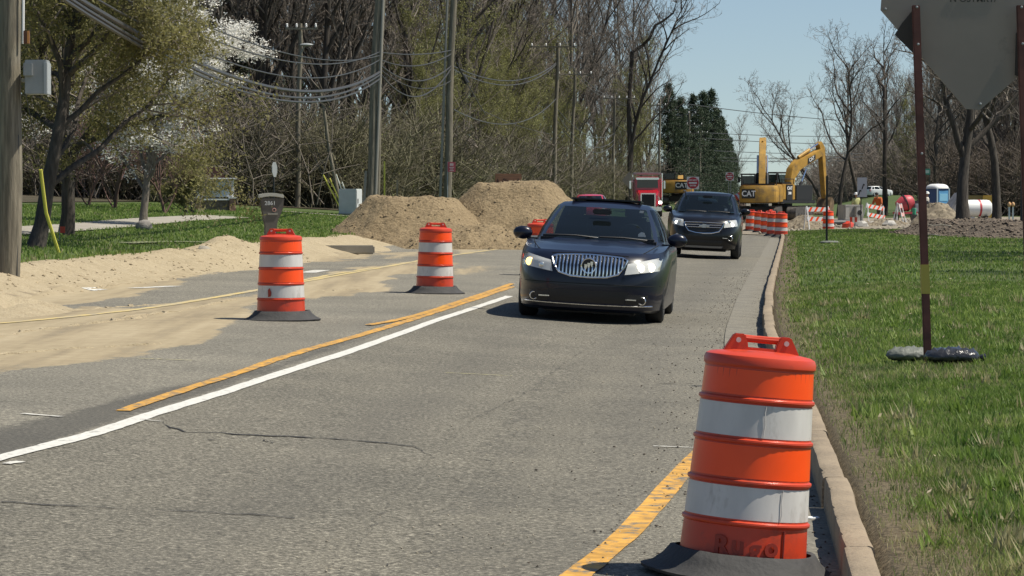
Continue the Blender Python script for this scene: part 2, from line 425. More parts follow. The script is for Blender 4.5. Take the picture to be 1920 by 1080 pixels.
# torn-up ground at the works
m_dirt, n, tc, noise, ramp, mix, math_, attr, bump, final = nodes_of('works_dirt', .95)
final(mix(.5, ramp(noise(.6, 6, .6), [(.35, (.16, .13, .095)), (.65, (.34, .3, .23))]), ramp(noise(7, 5, .65), [(.35, (.12, .1, .075)), (.7, (.36, .32, .25))])))
bump(noise(5, 5), 1, .08)
sheet('works_ground', np.linspace(-3, 17, 50), np.linspace(121.8, 205, 90), m_dirt, zfun=lambda U, X, Y: Hn(X, Y)+.03+.3*np.clip(fbm(X, Y, 5, 9)-.42, 0, 1)*sstep(-1.5, 1, U)*sstep(121.8, 126, Y))
# paths on the lawn, driveway
m_path = mat('path_concrete', (.29, .265, .215), .9, var=.15, vscale=1.5, bump=.2)
def strip(name, pts, wid, m, dz=.02, kind='structure', parent=None, jit=0, sub=6):
    C = []
    for i in range(len(pts)-1):
        for t in np.linspace(0, 1, sub, endpoint=False):
            p0, p1, p2, p3 = (Vector(pts[max(i-1, 0)]), Vector(pts[i]), Vector(pts[i+1]), Vector(pts[min(i+2, len(pts)-1)]))
            C.append(.5*((2*p1)+(p2-p0)*t+(2*p0-5*p1+4*p2-p3)*t*t+(3*p1-p0-3*p2+p3)*t**3))
    C.append(Vector(pts[-1])); P = []
    for i, c in enumerate(C):
        t = C[min(i+1, len(C)-1)]-C[max(i-1, 0)]; t.z = 0; t.normalize(); nrm = Vector((-t.y, t.x, 0))
        wv = wid[0]+(wid[1]-wid[0])*i/(len(C)-1) if hasattr(wid, '__len__') else wid
        row = []
        for sgn in (1, .33, -.33, -1):
            q = c+nrm*(wv/2*sgn+(random.uniform(-jit, jit) if abs(sgn) == 1 else 0)); row.append((q.x, q.y, H(q.x, q.y)+dz))
        P.append(row)
    o = MB().grid(P).build(name, m, parent, ang=0)
    if kind: o['kind'] = kind
    return o
strip('footpath', [hit(-60, 440), hit(150, 427), hit(300, 414), hit(425, 407)], 1.5, m_path, .03)
strip('footpath', [hit(530, 397), hit(650, 406), hit(720, 412)], 1.0, m_path, .03)
strip('bare_streak', [hit(235, 458), hit(330, 455), hit(450, 458)], .35, mat('dry_grass', (.17, .18, .1), .95, var=.3, vscale=6), .03)
# ------------------------------------------------------------------ sand berm along the left edge
m_sand, n, tc, noise, ramp, mix, math_, attr, bump, final = nodes_of('loose_sand', .95)
final(mix(.5, ramp(noise(4, 6, .65), [(.3, (.3, .24, .15)), (.6, (.42, .35, .235))]), ramp(noise(40, 4, .7), [(.36, (.19, .145, .09)), (.5, (.38, .31, .2)), (.7, (.48, .41, .285))])))
bump(noise(12, 6, .65), .9, .05)
def sz(U, X, Y):
    e = fbm(X, Y, 1.6, 21); f = fbm(X, Y, .45, 33)
    edge = -9.2+.9*(fbm(X*0, Y, 5, 4)-.5)
    rise = sstep(0, .9, edge-U)*(1-sstep(1.25, 1.9, edge-U))
    hgt = -.07+.2*np.clip(e-.35, 0, 1)+.10*f+.3*np.exp(-((Y-56)/2.6)**2)
    return Hn(X, Y)+rise*hgt-.12*(1-sstep(-.05, .12, edge-U))-.2*sstep(1.7, 2.2, edge-U)
sheet('sand_berm', np.linspace(-11.9, -8.6, 46), np.arange(24, 76, .16), m_sand, zfun=sz)
# ruts and clods of loose sand on the paving
sr = thing('sand_heap', 'small rutted mound of pale sand at the edge of the sandy lane', 'sand', hit(-10, 585)); 
mb = MB(); rr = random.Random(5)
P = []
for i in range(15):
    row = []
    for j in range(15):
        x = (i-7)*.13; yv = (j-7)*.3; q = math.hypot(x/.9, yv/2.1)
        row.append((x, yv, .2*max(0, 1-q)**.8*(1+.5*rr.uniform(-1, 1)) - .02))
    P.append(row)
mb.grid(P).build('sand', m_sand, sr)

# ------------------------------------------------------------------ painted lines
m_white = mat('white_paint', (.6, .585, .53), .6, var=.1, vscale=30, wear=(.2, .19, .165), wlo=.56, whi=.68, wscale=14)
m_yellow = mat('yellow_paint', (.52, .275, .045), .7, var=.25, vscale=12, wear=(.15, .135, .105), wlo=.51, whi=.6, wscale=11)
m_yworn = mat('worn_yellow_paint', (.55, .42, .16), .8, wear=(.36, .31, .22), wlo=.42, whi=.6, wscale=3)
m_wworn = mat('worn_white_paint', (.62, .6, .54), .7, wear=(.2, .19, .17), wlo=.48, whi=.62, wscale=10)
m_crack = mat('crack_filler', (.028, .027, .026), .9)
def pline(name, pts, wid, m, dz=.008, sub=8, jit=0, label=None):
    return strip(name, [hit(*p) for p in pts], wid, m, dz, sub=sub, jit=jit)
pline('lane_line', WL[:-2], .11, m_white, jit=.006)
pline('lane_line', [(229, 772), (350, 731), (440, 702), (550, 665), (670, 631), (740, 610), (800, 591), (880, 565), (960, 538)], .1, m_yellow, sub=9, jit=.009)
pline('lane_line', [(690, 611), (760, 598), (840, 574), (960, 533)], .09, m_yellow, dz=.012, sub=9, jit=.009)
pline('lane_line', [(1070, 1090), (1180, 998), (1285, 880), (1330, 835)], .125, m_yellow, jit=.005)
pline('lane_line', [(-60, 612), (120, 596), (300, 575), (480, 545), (600, 523), (760, 494), (870, 476), (990, 461)], .13, m_yworn, jit=.02)
pline('lane_line', [(500, 541), (600, 520), (700, 503)], .1, m_yworn, dz=.012, jit=.02)
for a, b, wv in (((42, 777), (115, 783), .05), ((262, 788), (303, 792), .04), ((1225, 838), (1300, 841), .03), ((575, 512), (605, 507), .3), ((520, 506), (545, 504), .25), ((250, 541), (330, 537), .25), ((165, 544), (190, 543), .2), ((10, 872), (40, 867), .05)):
    pline('paint_dash', [a, b], wv, m_wworn, sub=3, jit=.01)
pline('paint_dash', [(255, 673), (360, 677)], .03, mat('yellow_spray', (.5, .45, .17), .8, wear=(.2, .19, .16), wlo=.4, whi=.6, wscale=20), sub=4)
pline('paint_dash', [(835, 700), (960, 706)], .025, MATS['yellow_spray'], sub=4)
# cracks: thin ragged dark strips of filler and open joints
def crack(pts, wid, seed):
    rr = random.Random(seed); C = []
    W = [hit(*p) for p in pts]
    for i in range(len(W)-1):
        k = max(3, int((W[i+1]-W[i]).length/.09))
        for t in range(k):
            q = W[i].lerp(W[i+1], t/k); q.x += rr.gauss(0, .012); q.y += rr.gauss(0, .03); C.append(q)
    P = []
    for c in C:
        ww = wid*rr.choice((.15, .4, .7, 1.0, 1.3)); P.append([(c.x, c.y-ww, H(c.x, c.y)+.007), (c.x, c.y+ww, H(c.x, c.y)+.007)])
    MB().grid(P).build('crack', m_crack, road, ang=0)
crack([(300, 793), (350, 812), (470, 817), (600, 823), (690, 830), (760, 832)], .022, 1)
crack([(690, 829), (780, 838), (820, 862)], .016, 2)
crack([(0, 944), (160, 952), (320, 958), (470, 966), (600, 974)], .012, 3)
crack([(1180, 610), (1120, 640), (1060, 680), (1000, 730), (960, 752), (880, 790)], .013, 4)
crack([(880, 790), (820, 850), (740, 930), (640, 1075)], .006, 5)
crack([(1235, 719), (1270, 720), (1315, 721)], .012, 6)
m_ridge = m_sand
def ridge(pts, r, seed):                                  # sand thrown up beside wheel tracks
    rq = random.Random(seed); C = []
    W = [hit(*p) for p in pts]
    for i in range(len(W)-1):
        for t_ in np.linspace(0, 1, 16, endpoint=False):
            q = W[i].lerp(W[i+1], t_); q.x += rq.gauss(0, .03); q.z = H(q.x, q.y)-r*.35; C.append(q)
    MB().tube(C, [r*rq.uniform(.3, 1.1)*(1 if 2 < i < len(C)-3 else .3) for i in range(len(C))], 6, cap=False).build('sand_ridge', m_ridge, road)
ridge([(-40, 640), (60, 620), (180, 606), (300, 592)], .05, 1); ridge([(200, 600), (330, 585), (470, 556)], .04, 2); ridge([(-30, 668), (120, 655), (260, 648), (330, 643)], .03, 3)
ridge([(60, 590), (200, 578), (320, 570)], .05, 4); ridge([(480, 556), (600, 546), (700, 542)], .03, 5); ridge([(140, 548), (300, 520), (480, 505)], .04, 6)
crack([(380, 826), (430, 827)], .012, 7); crack([(490, 829), (520, 834)], .02, 8)
crack([(1290, 478), (1350, 482), (1455, 474)], .03, 9); crack([(1100, 552), (1300, 556), (1440, 548)], .012, 10)
for i in range(26):                                       # short fragments of fatigue cracking along the wheel track
    t = rr.random(); px = 1160-420*t+rr.gauss(0, 40); py = 630+440*t
    crack([(px, py), (px+rr.uniform(-40, 60)*(.4+t), py+rr.uniform(-8, 12))], .008, 100+i)

# loose grit beside the kerb: stuff
def scatter_stones(name, pts, smin, smax, m, seed):
    rg = np.random.default_rng(seed); n = len(pts)
    oct_ = np.array([(1, 0, 0), (0, 1, 0), (-1, 0, 0), (0, -1, 0), (0, 0, 1), (0, 0, -.4)]); fo = np.array([(0, 1, 4), (1, 2, 4), (2, 3, 4), (3, 0, 4), (1, 0, 5), (2, 1, 5), (3, 2, 5), (0, 3, 5)])
    s = rg.uniform(smin, smax, (n, 1, 1))*rg.uniform(.6, 1.4, (n, 1, 3)); a = rg.uniform(0, 6.28, n)
    V = oct_[None]*s; c, d = np.cos(a)[:, None], np.sin(a)[:, None]
    V = np.stack([V[..., 0]*c-V[..., 1]*d, V[..., 0]*d+V[..., 1]*c, V[..., 2]*.7], -1)+pts[:, None, :]
    Fq = (fo[None]+(np.arange(n)*6)[:, None, None]).reshape(-1, 3)
    o = mkobj(name, npmesh(name, V.reshape(-1, 3), Fq, m), m); o['kind'] = 'stuff'; return o
def on(u, y, dz=0):
    x = u+xk(y); return np.stack([x, y, Hn(x, y)+dz], -1)
ny = 2600; yy = 9+55*RNG.random(ny)**1.6; uu = -np.abs(RNG.normal(0, .5, ny))-.02
scatter_stones('loose_grit', on(uu, yy, .008), .003, .012, mat('grit_dark', (.07, .055, .04), .9, var=.5, vscale=30), 3)
yy = 9+40*RNG.random(2500)**1.4; uu = -np.abs(RNG.normal(0, 1.3, 2500))-.1
scatter_stones('loose_gravel', on(uu, yy, .006), .002, .008, mat('grit_pale', (.33, .29, .22), .9, var=.4, vscale=30), 4)
yy = 26+36*RNG.random(700); uu = -10.7+1.4*RNG.random(700)
zt = np.stack([uu+xk(yy), yy, sz(uu, uu+xk(yy), yy)], -1)
scatter_stones('sand_clods', zt, .008, .04, mat('clod', (.34, .27, .17), .95, var=.3, vscale=9), 5)

# ------------------------------------------------------------------ grass blades: stuff
m_grass, n, tc, noise, ramp, mix, math_, attr, bump, final = nodes_of('grass_blade', .55)
final(mix(attr('dry'), ramp(noise(2.0, 5), [(.3, (.075, .14, .024)), (.5, (.155, .235, .046)), (.68, (.32, .38, .11))]), (.36, .31, .18)))
trb = n.nodes.new('ShaderNodeBsdfTranslucent'); mxs = n.nodes.new('ShaderNodeMixShader'); mxs.inputs[0].default_value = .4
pb = n.nodes['Principled BSDF']; n.links.new(pb.inputs['Base Color'].links[0].from_socket, trb.inputs[0])
n.links.new(pb.outputs[0], mxs.inputs[1]); n.links.new(trb.outputs[0], mxs.inputs[2]); n.links.new(mxs.outputs[0], n.nodes['Material Output'].inputs[0])
def grass(name, u0, u1, y0, y1, n, h, wd, seed, dryf, accept=None, dz=0):
    rg = np.random.default_rng(seed)
    y = y0+(y1-y0)*rg.random(n)**1.25; u = u0+(u1-u0)*rg.random(n)
    x = u+xk(y); px, py = project(x, y, Hn(x, y))
    keep = (px > -60) & (px < 1990) & (py < 1120)
    cl = fbm(x, y, .9, seed)
    if accept is not None: keep &= accept(u, x, y, rg)
    x, y, u, cl = x[keep], y[keep], u[keep], cl[keep]; n = len(x)
    z = Hn(x, y)+dz; hh = h*rg.uniform(.45, 1.25, n)*(.3+1.4*cl); ww = wd*rg.uniform(.6, 1.4, n)*(.5+y/60)
    a = rg.uniform(0, np.pi, n); la = rg.uniform(0, 2*np.pi, n); ln = hh*rg.uniform(.1, .9, n)
    bx, by = np.cos(a)*ww/2, np.sin(a)*ww/2
    mx, my = np.cos(la)*ln*.35, np.sin(la)*ln*.35; tx, ty = np.cos(la)*ln, np.sin(la)*ln
    V = np.stack([np.stack([x-bx, y-by, z-.01], -1), np.stack([x+bx, y+by, z-.01], -1), np.stack([x+mx+bx*.7, y+my+by*.7, z+hh*.6], -1), np.stack([x+mx-bx*.7, y+my-by*.7, z+hh*.6], -1), np.stack([x+tx, y+ty, z+hh], -1)], 1)
    b0 = np.arange(n)*5
    Fq = np.concatenate([np.stack([b0, b0+1, b0+2], -1), np.stack([b0, b0+2, b0+3], -1), np.stack([b0+3, b0+2, b0+4], -1)])
    me = npmesh(name, V.reshape(-1, 3), Fq, m_grass)
    dry = np.clip(rg.random(n) < dryf(u, x, y), 0, 1).astype(np.float32)*rg.uniform(.4, 1, n)
    at_ = me.attributes.new('dry', 'FLOAT', 'POINT'); at_.data.foreach_set('value', np.repeat(dry, 5).astype(np.float32))
    o = mkobj(name, me, m_grass); o['kind'] = 'stuff'; return o
dr = lambda u, x, y: np.clip(.05+.75*np.exp(-np.clip(u-.15, 0, 9)/.3)+.3*(fbm(x, y, 1.7, 8) > .62), 0, .95)
edge_acc = lambda u, x, y, rg: rg.random(len(u)) < np.clip((u-.06-.3*fbm(x, y, .5, 91))/.16, .2, 1)*(.45+.8*fbm(x, y, .8, 77))
grass('lawn_grass', .17, 3.4, 9.5, 24, 190000, .05, .007, 11, dr, edge_acc)
grass('lawn_grass', .17, 6.5, 23, 46, 150000, .05, .010, 12, dr, edge_acc)
grass('lawn_grass', .17, 14, 44, 124, 90000, .055, .015, 13, lambda u, x, y: .06+.2*(fbm(x, y, 3, 8) > .6), edge_acc)
lacc = lambda u, x, y, rg: (u < -10.75-.3*rg.random(len(u))) & ~inpoly(*project(x, y, Hn(x, y)), [(-80, 434), (150, 421), (300, 407), (440, 402), (440, 411), (300, 420), (150, 434), (-80, 448)])
# taller weeds and clumps in the lawn
def clumps(name, n, seed, y0, y1, u1):
    rg = np.random.default_rng(seed); y = y0+(y1-y0)*rg.random(n)**1.3; u = .35+u1*rg.random(n); k = 26
    x = u+xk(y); X = np.repeat(x, k)+rg.normal(0, .045, n*k); Y = np.repeat(y, k)+rg.normal(0, .045, n*k); Z = Hn(X, Y); m_ = n*k
    h_ = rg.uniform(.05, .13, m_)*np.repeat(rg.uniform(.6, 1.2, n), k); a = rg.uniform(0, 6.28, m_); w_ = rg.uniform(.006, .014, m_); l_ = h_*rg.uniform(.2, .9, m_)
    V = np.stack([np.stack([X-np.sin(a)*w_, Y+np.cos(a)*w_, Z], -1), np.stack([X+np.sin(a)*w_, Y-np.cos(a)*w_, Z], -1), np.stack([X+np.cos(a)*l_, Y+np.sin(a)*l_, Z+h_], -1)], 1)
    me = npmesh(name, V.reshape(-1, 3), np.arange(m_*3).reshape(-1, 3), m_grass); at_ = me.attributes.new('dry', 'FLOAT', 'POINT'); at_.data.foreach_set('value', np.repeat(np.repeat(np.where(rg.random(n) < .3, .8, 0.0), k), 3).astype(np.float32))
    o = mkobj(name, me, m_grass); o['kind'] = 'stuff'
clumps('lawn_weeds', 700, 5, 10, 40, 4.5)
grass('lawn_grass', -24, -10.6, 36, 112, 100000, .06, .016, 14, lambda u, x, y: .05+.1*(fbm(x, y, 3, 8) > .6), lacc)
# ================================================================== traffic drums
m_or = mat('orange_plastic', (.55, .05, .016), .36, var=.06, vscale=6, wear=(.3, .045, .025), wlo=.55, whi=.74, wscale=5)
m_orf = mat('orange_sheeting', (.97, .08, .003), .3, var=.05, vscale=5)
m_wh = mat('white_sheeting', (.58, .555, .52), .42, var=.08, vscale=9, stretch=(1, 1, .35), wear=(.3, .27, .23), wlo=.56, whi=.72, wscale=6)
m_rub = mat('black_rubber', (.035, .034, .033), .8, var=.3, vscale=8, bump=.3, bscale=40)
m_dkred = mat('embossed_shadow', (.3, .03, .015), .5)
def drum_mesh():
    # stepped barrel: each band sits in a shallow recess between ribs (r, z)
    S = {}
    Rr = lambda z: .275-.045*z/.9
    def band(z0, z1, n=40, out=0.0):
        return MB().lathe([(Rr(z0)+out, z0), (Rr(z1)+out, z1)], n, cap=False)
    body = []
    z = .03
    ribs = [.03, .235, .405, .575, .745]
    prof = [(.02, .02), (Rr(.02)+.004, .02)]
    for i, z0 in enumerate(ribs):
        prof += [(Rr(z0)+.006, z0), (Rr(z0)+.006, z0+.004), (Rr(z0)-.004, z0+.010)]
        zt = ribs[i+1]-.014 if i < 4 else .875
        prof += [(Rr(zt)-.004, zt), (Rr(zt)+.004, zt+.005), (Rr(zt)+.006, zt+.012)] if i < 4 else [(Rr(zt)-.003, zt)]
    prof += [(.236, .885), (.236, .905), (.229, .922), (.21, .932), (.12, .945), (.001, .948)]
    S['body'] = MB().lathe(prof, 44, cap=False)
    S['white_band'] = [(.252, .386), (.592, .726)]
    S['orange_band'] = [(.422, .556), (.762, .868)]
    S['band'] = {k: [band(a, b, out=-.0025) for a, b in S[k]] for k in ('white_band', 'orange_band')}
    # handle: two lugs and a grip bar
    h = MB()
    for sx in (-1, 1):
        P = [(sx*.165, .93), (sx*.135, .985), (sx*.12, 1.012), (sx*.075, 1.012), (sx*.062, .98), (sx*.055, .94), (sx*.075, .93)]
        h.prism(P if sx > 0 else P[::-1], -.022, .022)
    h.prism([(-.13, .925), (.13, .925), (.11, .958), (-.11, .958)], -.018, .018)
    h.tube([(-.115, 0, .995), (-.04, 0, .993), (.04, 0, .993), (.115, 0, .995)], .0165, 10)
    S['handle'] = h
    S['hole'] = [MB().tube([(sx*.102, -.025, .985), (sx*.102, .025, .985)], .011, 10) for sx in (-1, 1)]
    # rubber base ring, drooping skirt
    r1 = .46
    P = []
    for r, zz in ((.285, .105), (.305, .095), (.335, .055), (.375, .022), (.425, .012), (.42, .0), (.3, .0)):
        row = []
        for j in range(40):
            a = 2*math.pi*j/40; k = 1+.03*math.sin(3*a+1)+.02*math.sin(5*a)
            row.append((r*k*math.cos(a), r*k*math.sin(a), zz+(.01*math.sin(2*a+.6)+.008*math.sin(5*a) if .02 < zz < .1 else 0)))
        P.append(row)
    S['base'] = MB().grid(P, close=True)
    return S
DS = drum_mesh()
def drum(label, loc, rz=0, lean=(0, 0), group=None, base=True):
    t = thing('traffic_drum', label, 'traffic drum', loc, group=group)
    t.rotation_euler = (lean[0], lean[1], rz)
    DS['body'].build('body', m_or, t, ang=35)
    for k, m in (('white_band', m_wh), ('orange_band', m_orf)):
        for b in DS['band'][k]: b.build(k, m, t)
    h = DS['handle'].build('handle', m_or, t, bevel=.006)
    for q in DS['hole']: q.build('rivet', m_wh, h)
    if base: DS['base'].build('base', m_rub, t, ang=60)
    return t
d1p = hit(1389, 1078)
d1 = drum('large striped traffic drum leaning right beside the kerb, lettering on its bottom band', d1p, rz=R(4), lean=(R(-1.0), R(5.2)))
def arc_text(s, r_fun, z, size, parent, a0, step, m, wob=0):
    for i, ch in enumerate(s):
        a = a0+i*step; rr_ = r_fun(z)
        M = T(rr_*math.sin(a), -rr_*math.cos(a), z+wob*(i % 2)) @ RZ(a) @ UP
        text(ch, size, m, 'letter', parent, M, extrude=.003, bold=.003)
rf = lambda z: .275-.045*z/.9+.0015
bodyp = [c for c in d1.children if c.name.startswith('body')][0]
arc_text('Rugo', rf, .135, .115, bodyp, -.5, .26, m_dkred, .01)
MB().tube([(rf(zz)*math.sin(.5), -rf(zz)*math.cos(.5), zz) for zz in (.07, .12, .17, .215)], .004, 6).build('mould_line', m_dkred, bodyp)
# the overlapped seam in the sheeting
for z0, z1, a in ((.594, .724, .02), (.256, .384, .42)):
    MB().tube([(rf(zz)*math.sin(a+.01*math.sin(zz*70)), -rf(zz)*math.cos(a), zz) for zz in np.linspace(z0, z1, 6)], .0022, 5).build('sheeting_seam', m_wh, bodyp)
drum('upright traffic drum with a torn patch in its lower white band, on sandy paving', hit(527, 600), rz=R(-3))
tear = MB(); tear.prism([(-.02, .26), (.012, .27), (.018, .31), (-.004, .36), (-.022, .34)], -.005, .002)
t2 = bpy.data.objects['traffic_drum.001']
tear.build('tear', m_dkred, t2, loc=(-.09, -.248, 0), rot=(0, 0, R(-20)))
drum('clean upright traffic drum standing on grey paving in front of the dirt pile', hit(815, 550), rz=R(5), lean=(0, R(1)))
drum('traffic drum half hidden behind the dark blue sedan', gnd(1013, 52), rz=.3)
# the far line of drums
for i, (px, d, lab) in enumerate([(1464, 115, 'traffic drum at the kerb end of the drum row, with a scuffed lower band'), (1449, 119.5, 'second traffic drum from the kerb in the drum row'), (1437, 124, 'middle traffic drum of the drum row below the excavators'), (1424, 128.5, 'traffic drum next to the last in the drum row'), (1408, 133, 'last traffic drum of the row, farthest from the kerb')]):
    drum(lab, gnd(px, d), rz=i*.7, lean=(0, R(1.5-i*.7)), group='drums in a row at the works')
drum('traffic drum standing behind the drum row, only its top showing', gnd(1445, 140), rz=1)
drum('traffic drum standing by the barricades on the torn-up ground', gnd(1553, 131), rz=1)
drum('short traffic drum sunk in dirt left of the barricades', gnd(1522, 150, -.45), rz=2, base=False)
# ================================================================== vehicles
m_tyre = mat('tyre_rubber', (.018, .018, .018), .75, bump=.3, bscale=60)
m_alu = mat('rim_alloy', (.5, .5, .5), .3, metal=1)
m_chr = mat('chrome', (.8, .8, .8), .12, metal=1)
m_blk = mat('black_trim', (.012, .012, .013), .45)
m_int = mat('car_interior', (.02, .02, .022), .8)
m_lens = mat('lamp_lens', (.55, .55, .52), .08, coat=1)
m_lampbowl = mat('lamp_bowl', (.7, .7, .68), .2, metal=.8)
m_halo = mat('headlamp_on', (1, .9, .7), .3, emit=(1, .9, .68), estr=4.5)
m_halow = mat('headlamp_on_white', (1, 1, 1), .3, emit=(1, .97, .92), estr=3)
m_amber = mat('amber_lamp_on', (1, .6, .15), .3, emit=(1, .68, .2), estr=2.6)
m_navy = mat('navy_car_paint', (.005, .007, .018), .3, coat=.35, spec=.35, wear=(.012, .012, .016), wlo=.6, whi=.8, wscale=3)
m_black = mat('black_car_paint', (.005, .005, .007), .28, coat=.35, spec=.35, wear=(.014, .012, .012), wlo=.58, whi=.8, wscale=3)
m_redp = mat('red_paint', (.55, .018, .03), .25, coat=1)
m_whitep = mat('white_car_paint', (.7, .7, .68), .3, coat=.6)
def glass_mat(name, c, tr):
    if name in MATS: return MATS[name]
    m = bpy.data.materials.new(name); m.use_nodes = True; n = m.node_tree; n.nodes.clear(); MATS[name] = m
    o = n.nodes.new('ShaderNodeOutputMaterial'); mx = n.nodes.new('ShaderNodeMixShader'); t = n.nodes.new('ShaderNodeBsdfTransparent')
    t.inputs[0].default_value = (*c, 1); p = n.nodes.new('ShaderNodeBsdfPrincipled')
    p.inputs['Base Color'].default_value = (.01, .014, .016, 1); p.inputs['Roughness'].default_value = .03; p.inputs['Specular IOR Level'].default_value = .7
    mx.inputs[0].default_value = tr; n.links.new(p.outputs[0], mx.inputs[1]); n.links.new(t.outputs[0], mx.inputs[2]); n.links.new(mx.outputs[0], o.inputs[0])
    return m
m_glass = glass_mat('car_glass', (.55, .68, .68), .55)
NX = .88
FX = [NX*math.sin(a) for a in np.linspace(-R(90), R(90), 23)]
SY = [NX*math.sin(a) for a in np.linspace(-R(90), R(90), 25)]
class CarShape:
    def __init__(s, lv, n=5, bow=.05, rise=.12, y0=-2.1, y1=-.6):
        s.z = [l[0] for l in lv]; s.w = [l[1] for l in lv]; s.f = [l[2] for l in lv]; s.r = [l[3] for l in lv]
        s.n = n; s.bow = bow; s.rise = rise; s.y0 = y0; s.y1 = y1
    def par(s, z): return (np.interp(z, s.z, s.w), np.interp(z, s.z, s.f), np.interp(z, s.z, s.r))
    def loop(s, z):
        w, f, r = s.par(z); n = s.n; yc = (f+r)/2; L = (r-f)/2; P = []
        se = lambda q: (max(0, 1-abs(q)**n))**(1/n)
        for q in FX[:-1]: P.append((w*q, yc-L*se(q)+s.bow*(q/NX)**2*0))
        for q in SY[:-1]: P.append((w*se(q), yc+L*q))
        for q in FX[:-1]: P.append((-w*q, yc+L*se(q)))
        for q in SY[:-1]: P.append((-w*se(q), yc-L*q))
        out = []
        for x, y in P:
            b = s.bow*(abs(x)/w)**2.2 if y < yc else -s.bow*.6*(abs(x)/w)**2.2
            zz = z+s.rise*float(sstep(s.y0, s.y1, y))*max(0, (z-.45)/.45)
            out.append((x, y+b*float(sstep(.3, 1, abs(y-yc)/L)), zz))
        return out
    def front(s, x, z, off=0):
        w, f, r = s.par(z); yc = (f+r)/2; L = (r-f)/2; q = min(abs(x)/w, .999)
        y = yc-L*(1-q**s.n)**(1/s.n); y += s.bow*q**2.2*float(sstep(.3, 1, abs(y-yc)/L))
        return y-off
def patch(shape, quad, off, nu=8, nv=6):                  # curved panel lying on the nose, corners (x,z): tl tr br bl
    P = []
    for i in range(nv+1):
        row = []
        for j in range(nu+1):
            u, v = j/nu, i/nv
            x = (1-v)*((1-u)*quad[0][0]+u*quad[1][0])+v*((1-u)*quad[3][0]+u*quad[2][0])
            z = (1-v)*((1-u)*quad[0][1]+u*quad[1][1])+v*((1-u)*quad[3][1]+u*quad[2][1])
            row.append((x, shape.front(x, z, off), z))
        P.append(row)
    return P
def solid(P, back=.03):
    mb = MB(); mb.grid(P); r, c = len(P), len(P[0]); o = len(mb.v)
    mb.v += [(x, y+back, z) for row in P for x, y, z in row]
    ring = [(0, j) for j in range(c)]+[(i, c-1) for i in range(1, r)]+[(r-1, j) for j in range(c-2, -1, -1)]+[(i, 0) for i in range(r-2, 0, -1)]
    for k in range(len(ring)):
        a = ring[k]; b = ring[(k+1) % len(ring)]; ia = a[0]*c+a[1]; ib = b[0]*c+b[1]
        mb.f.append((ia, ib, ib+o, ia+o))
    return mb
def outline(shape, pts, off): return [(x, shape.front(x, z, off), z) for x, z in pts]
def wheel(t, x, y, r, wd, side, m_rim=None):
    e = bpy.data.objects.new('wheel', None); col.objects.link(e); e.parent = t; e.location = (x, y, r); e.empty_display_size = .1
    M = RY(R(90)*side)
    tp = [(r*.66, -wd/2), (r*.9, -wd/2), (r*.98, -wd*.4), (r, -wd*.25), (r, wd*.25), (r*.98, wd*.4), (r*.9, wd/2), (r*.66, wd/2), (r*.64, 0)]
    MB().lathe(tp+[tp[0]], 32, M, cap=False).build('tyre', m_tyre, e)
    rim = MB(); rim.lathe([(r*.66, wd*.46), (r*.62, wd*.42), (r*.58, wd*.1), (.001, wd*.1)], 28, M, cap=False)
    for k in range(7):
        a = 2*math.pi*k/7; rim.box((r*.33, 0, wd*.36), (r*.6, r*.13, .03), M @ RZ(a))
    rim.lathe([(.001, wd*.4), (r*.13, wd*.4), (r*.14, wd*.3)], 16, M, cap=False)
    rim.build('rim', m_rim or m_alu, e)
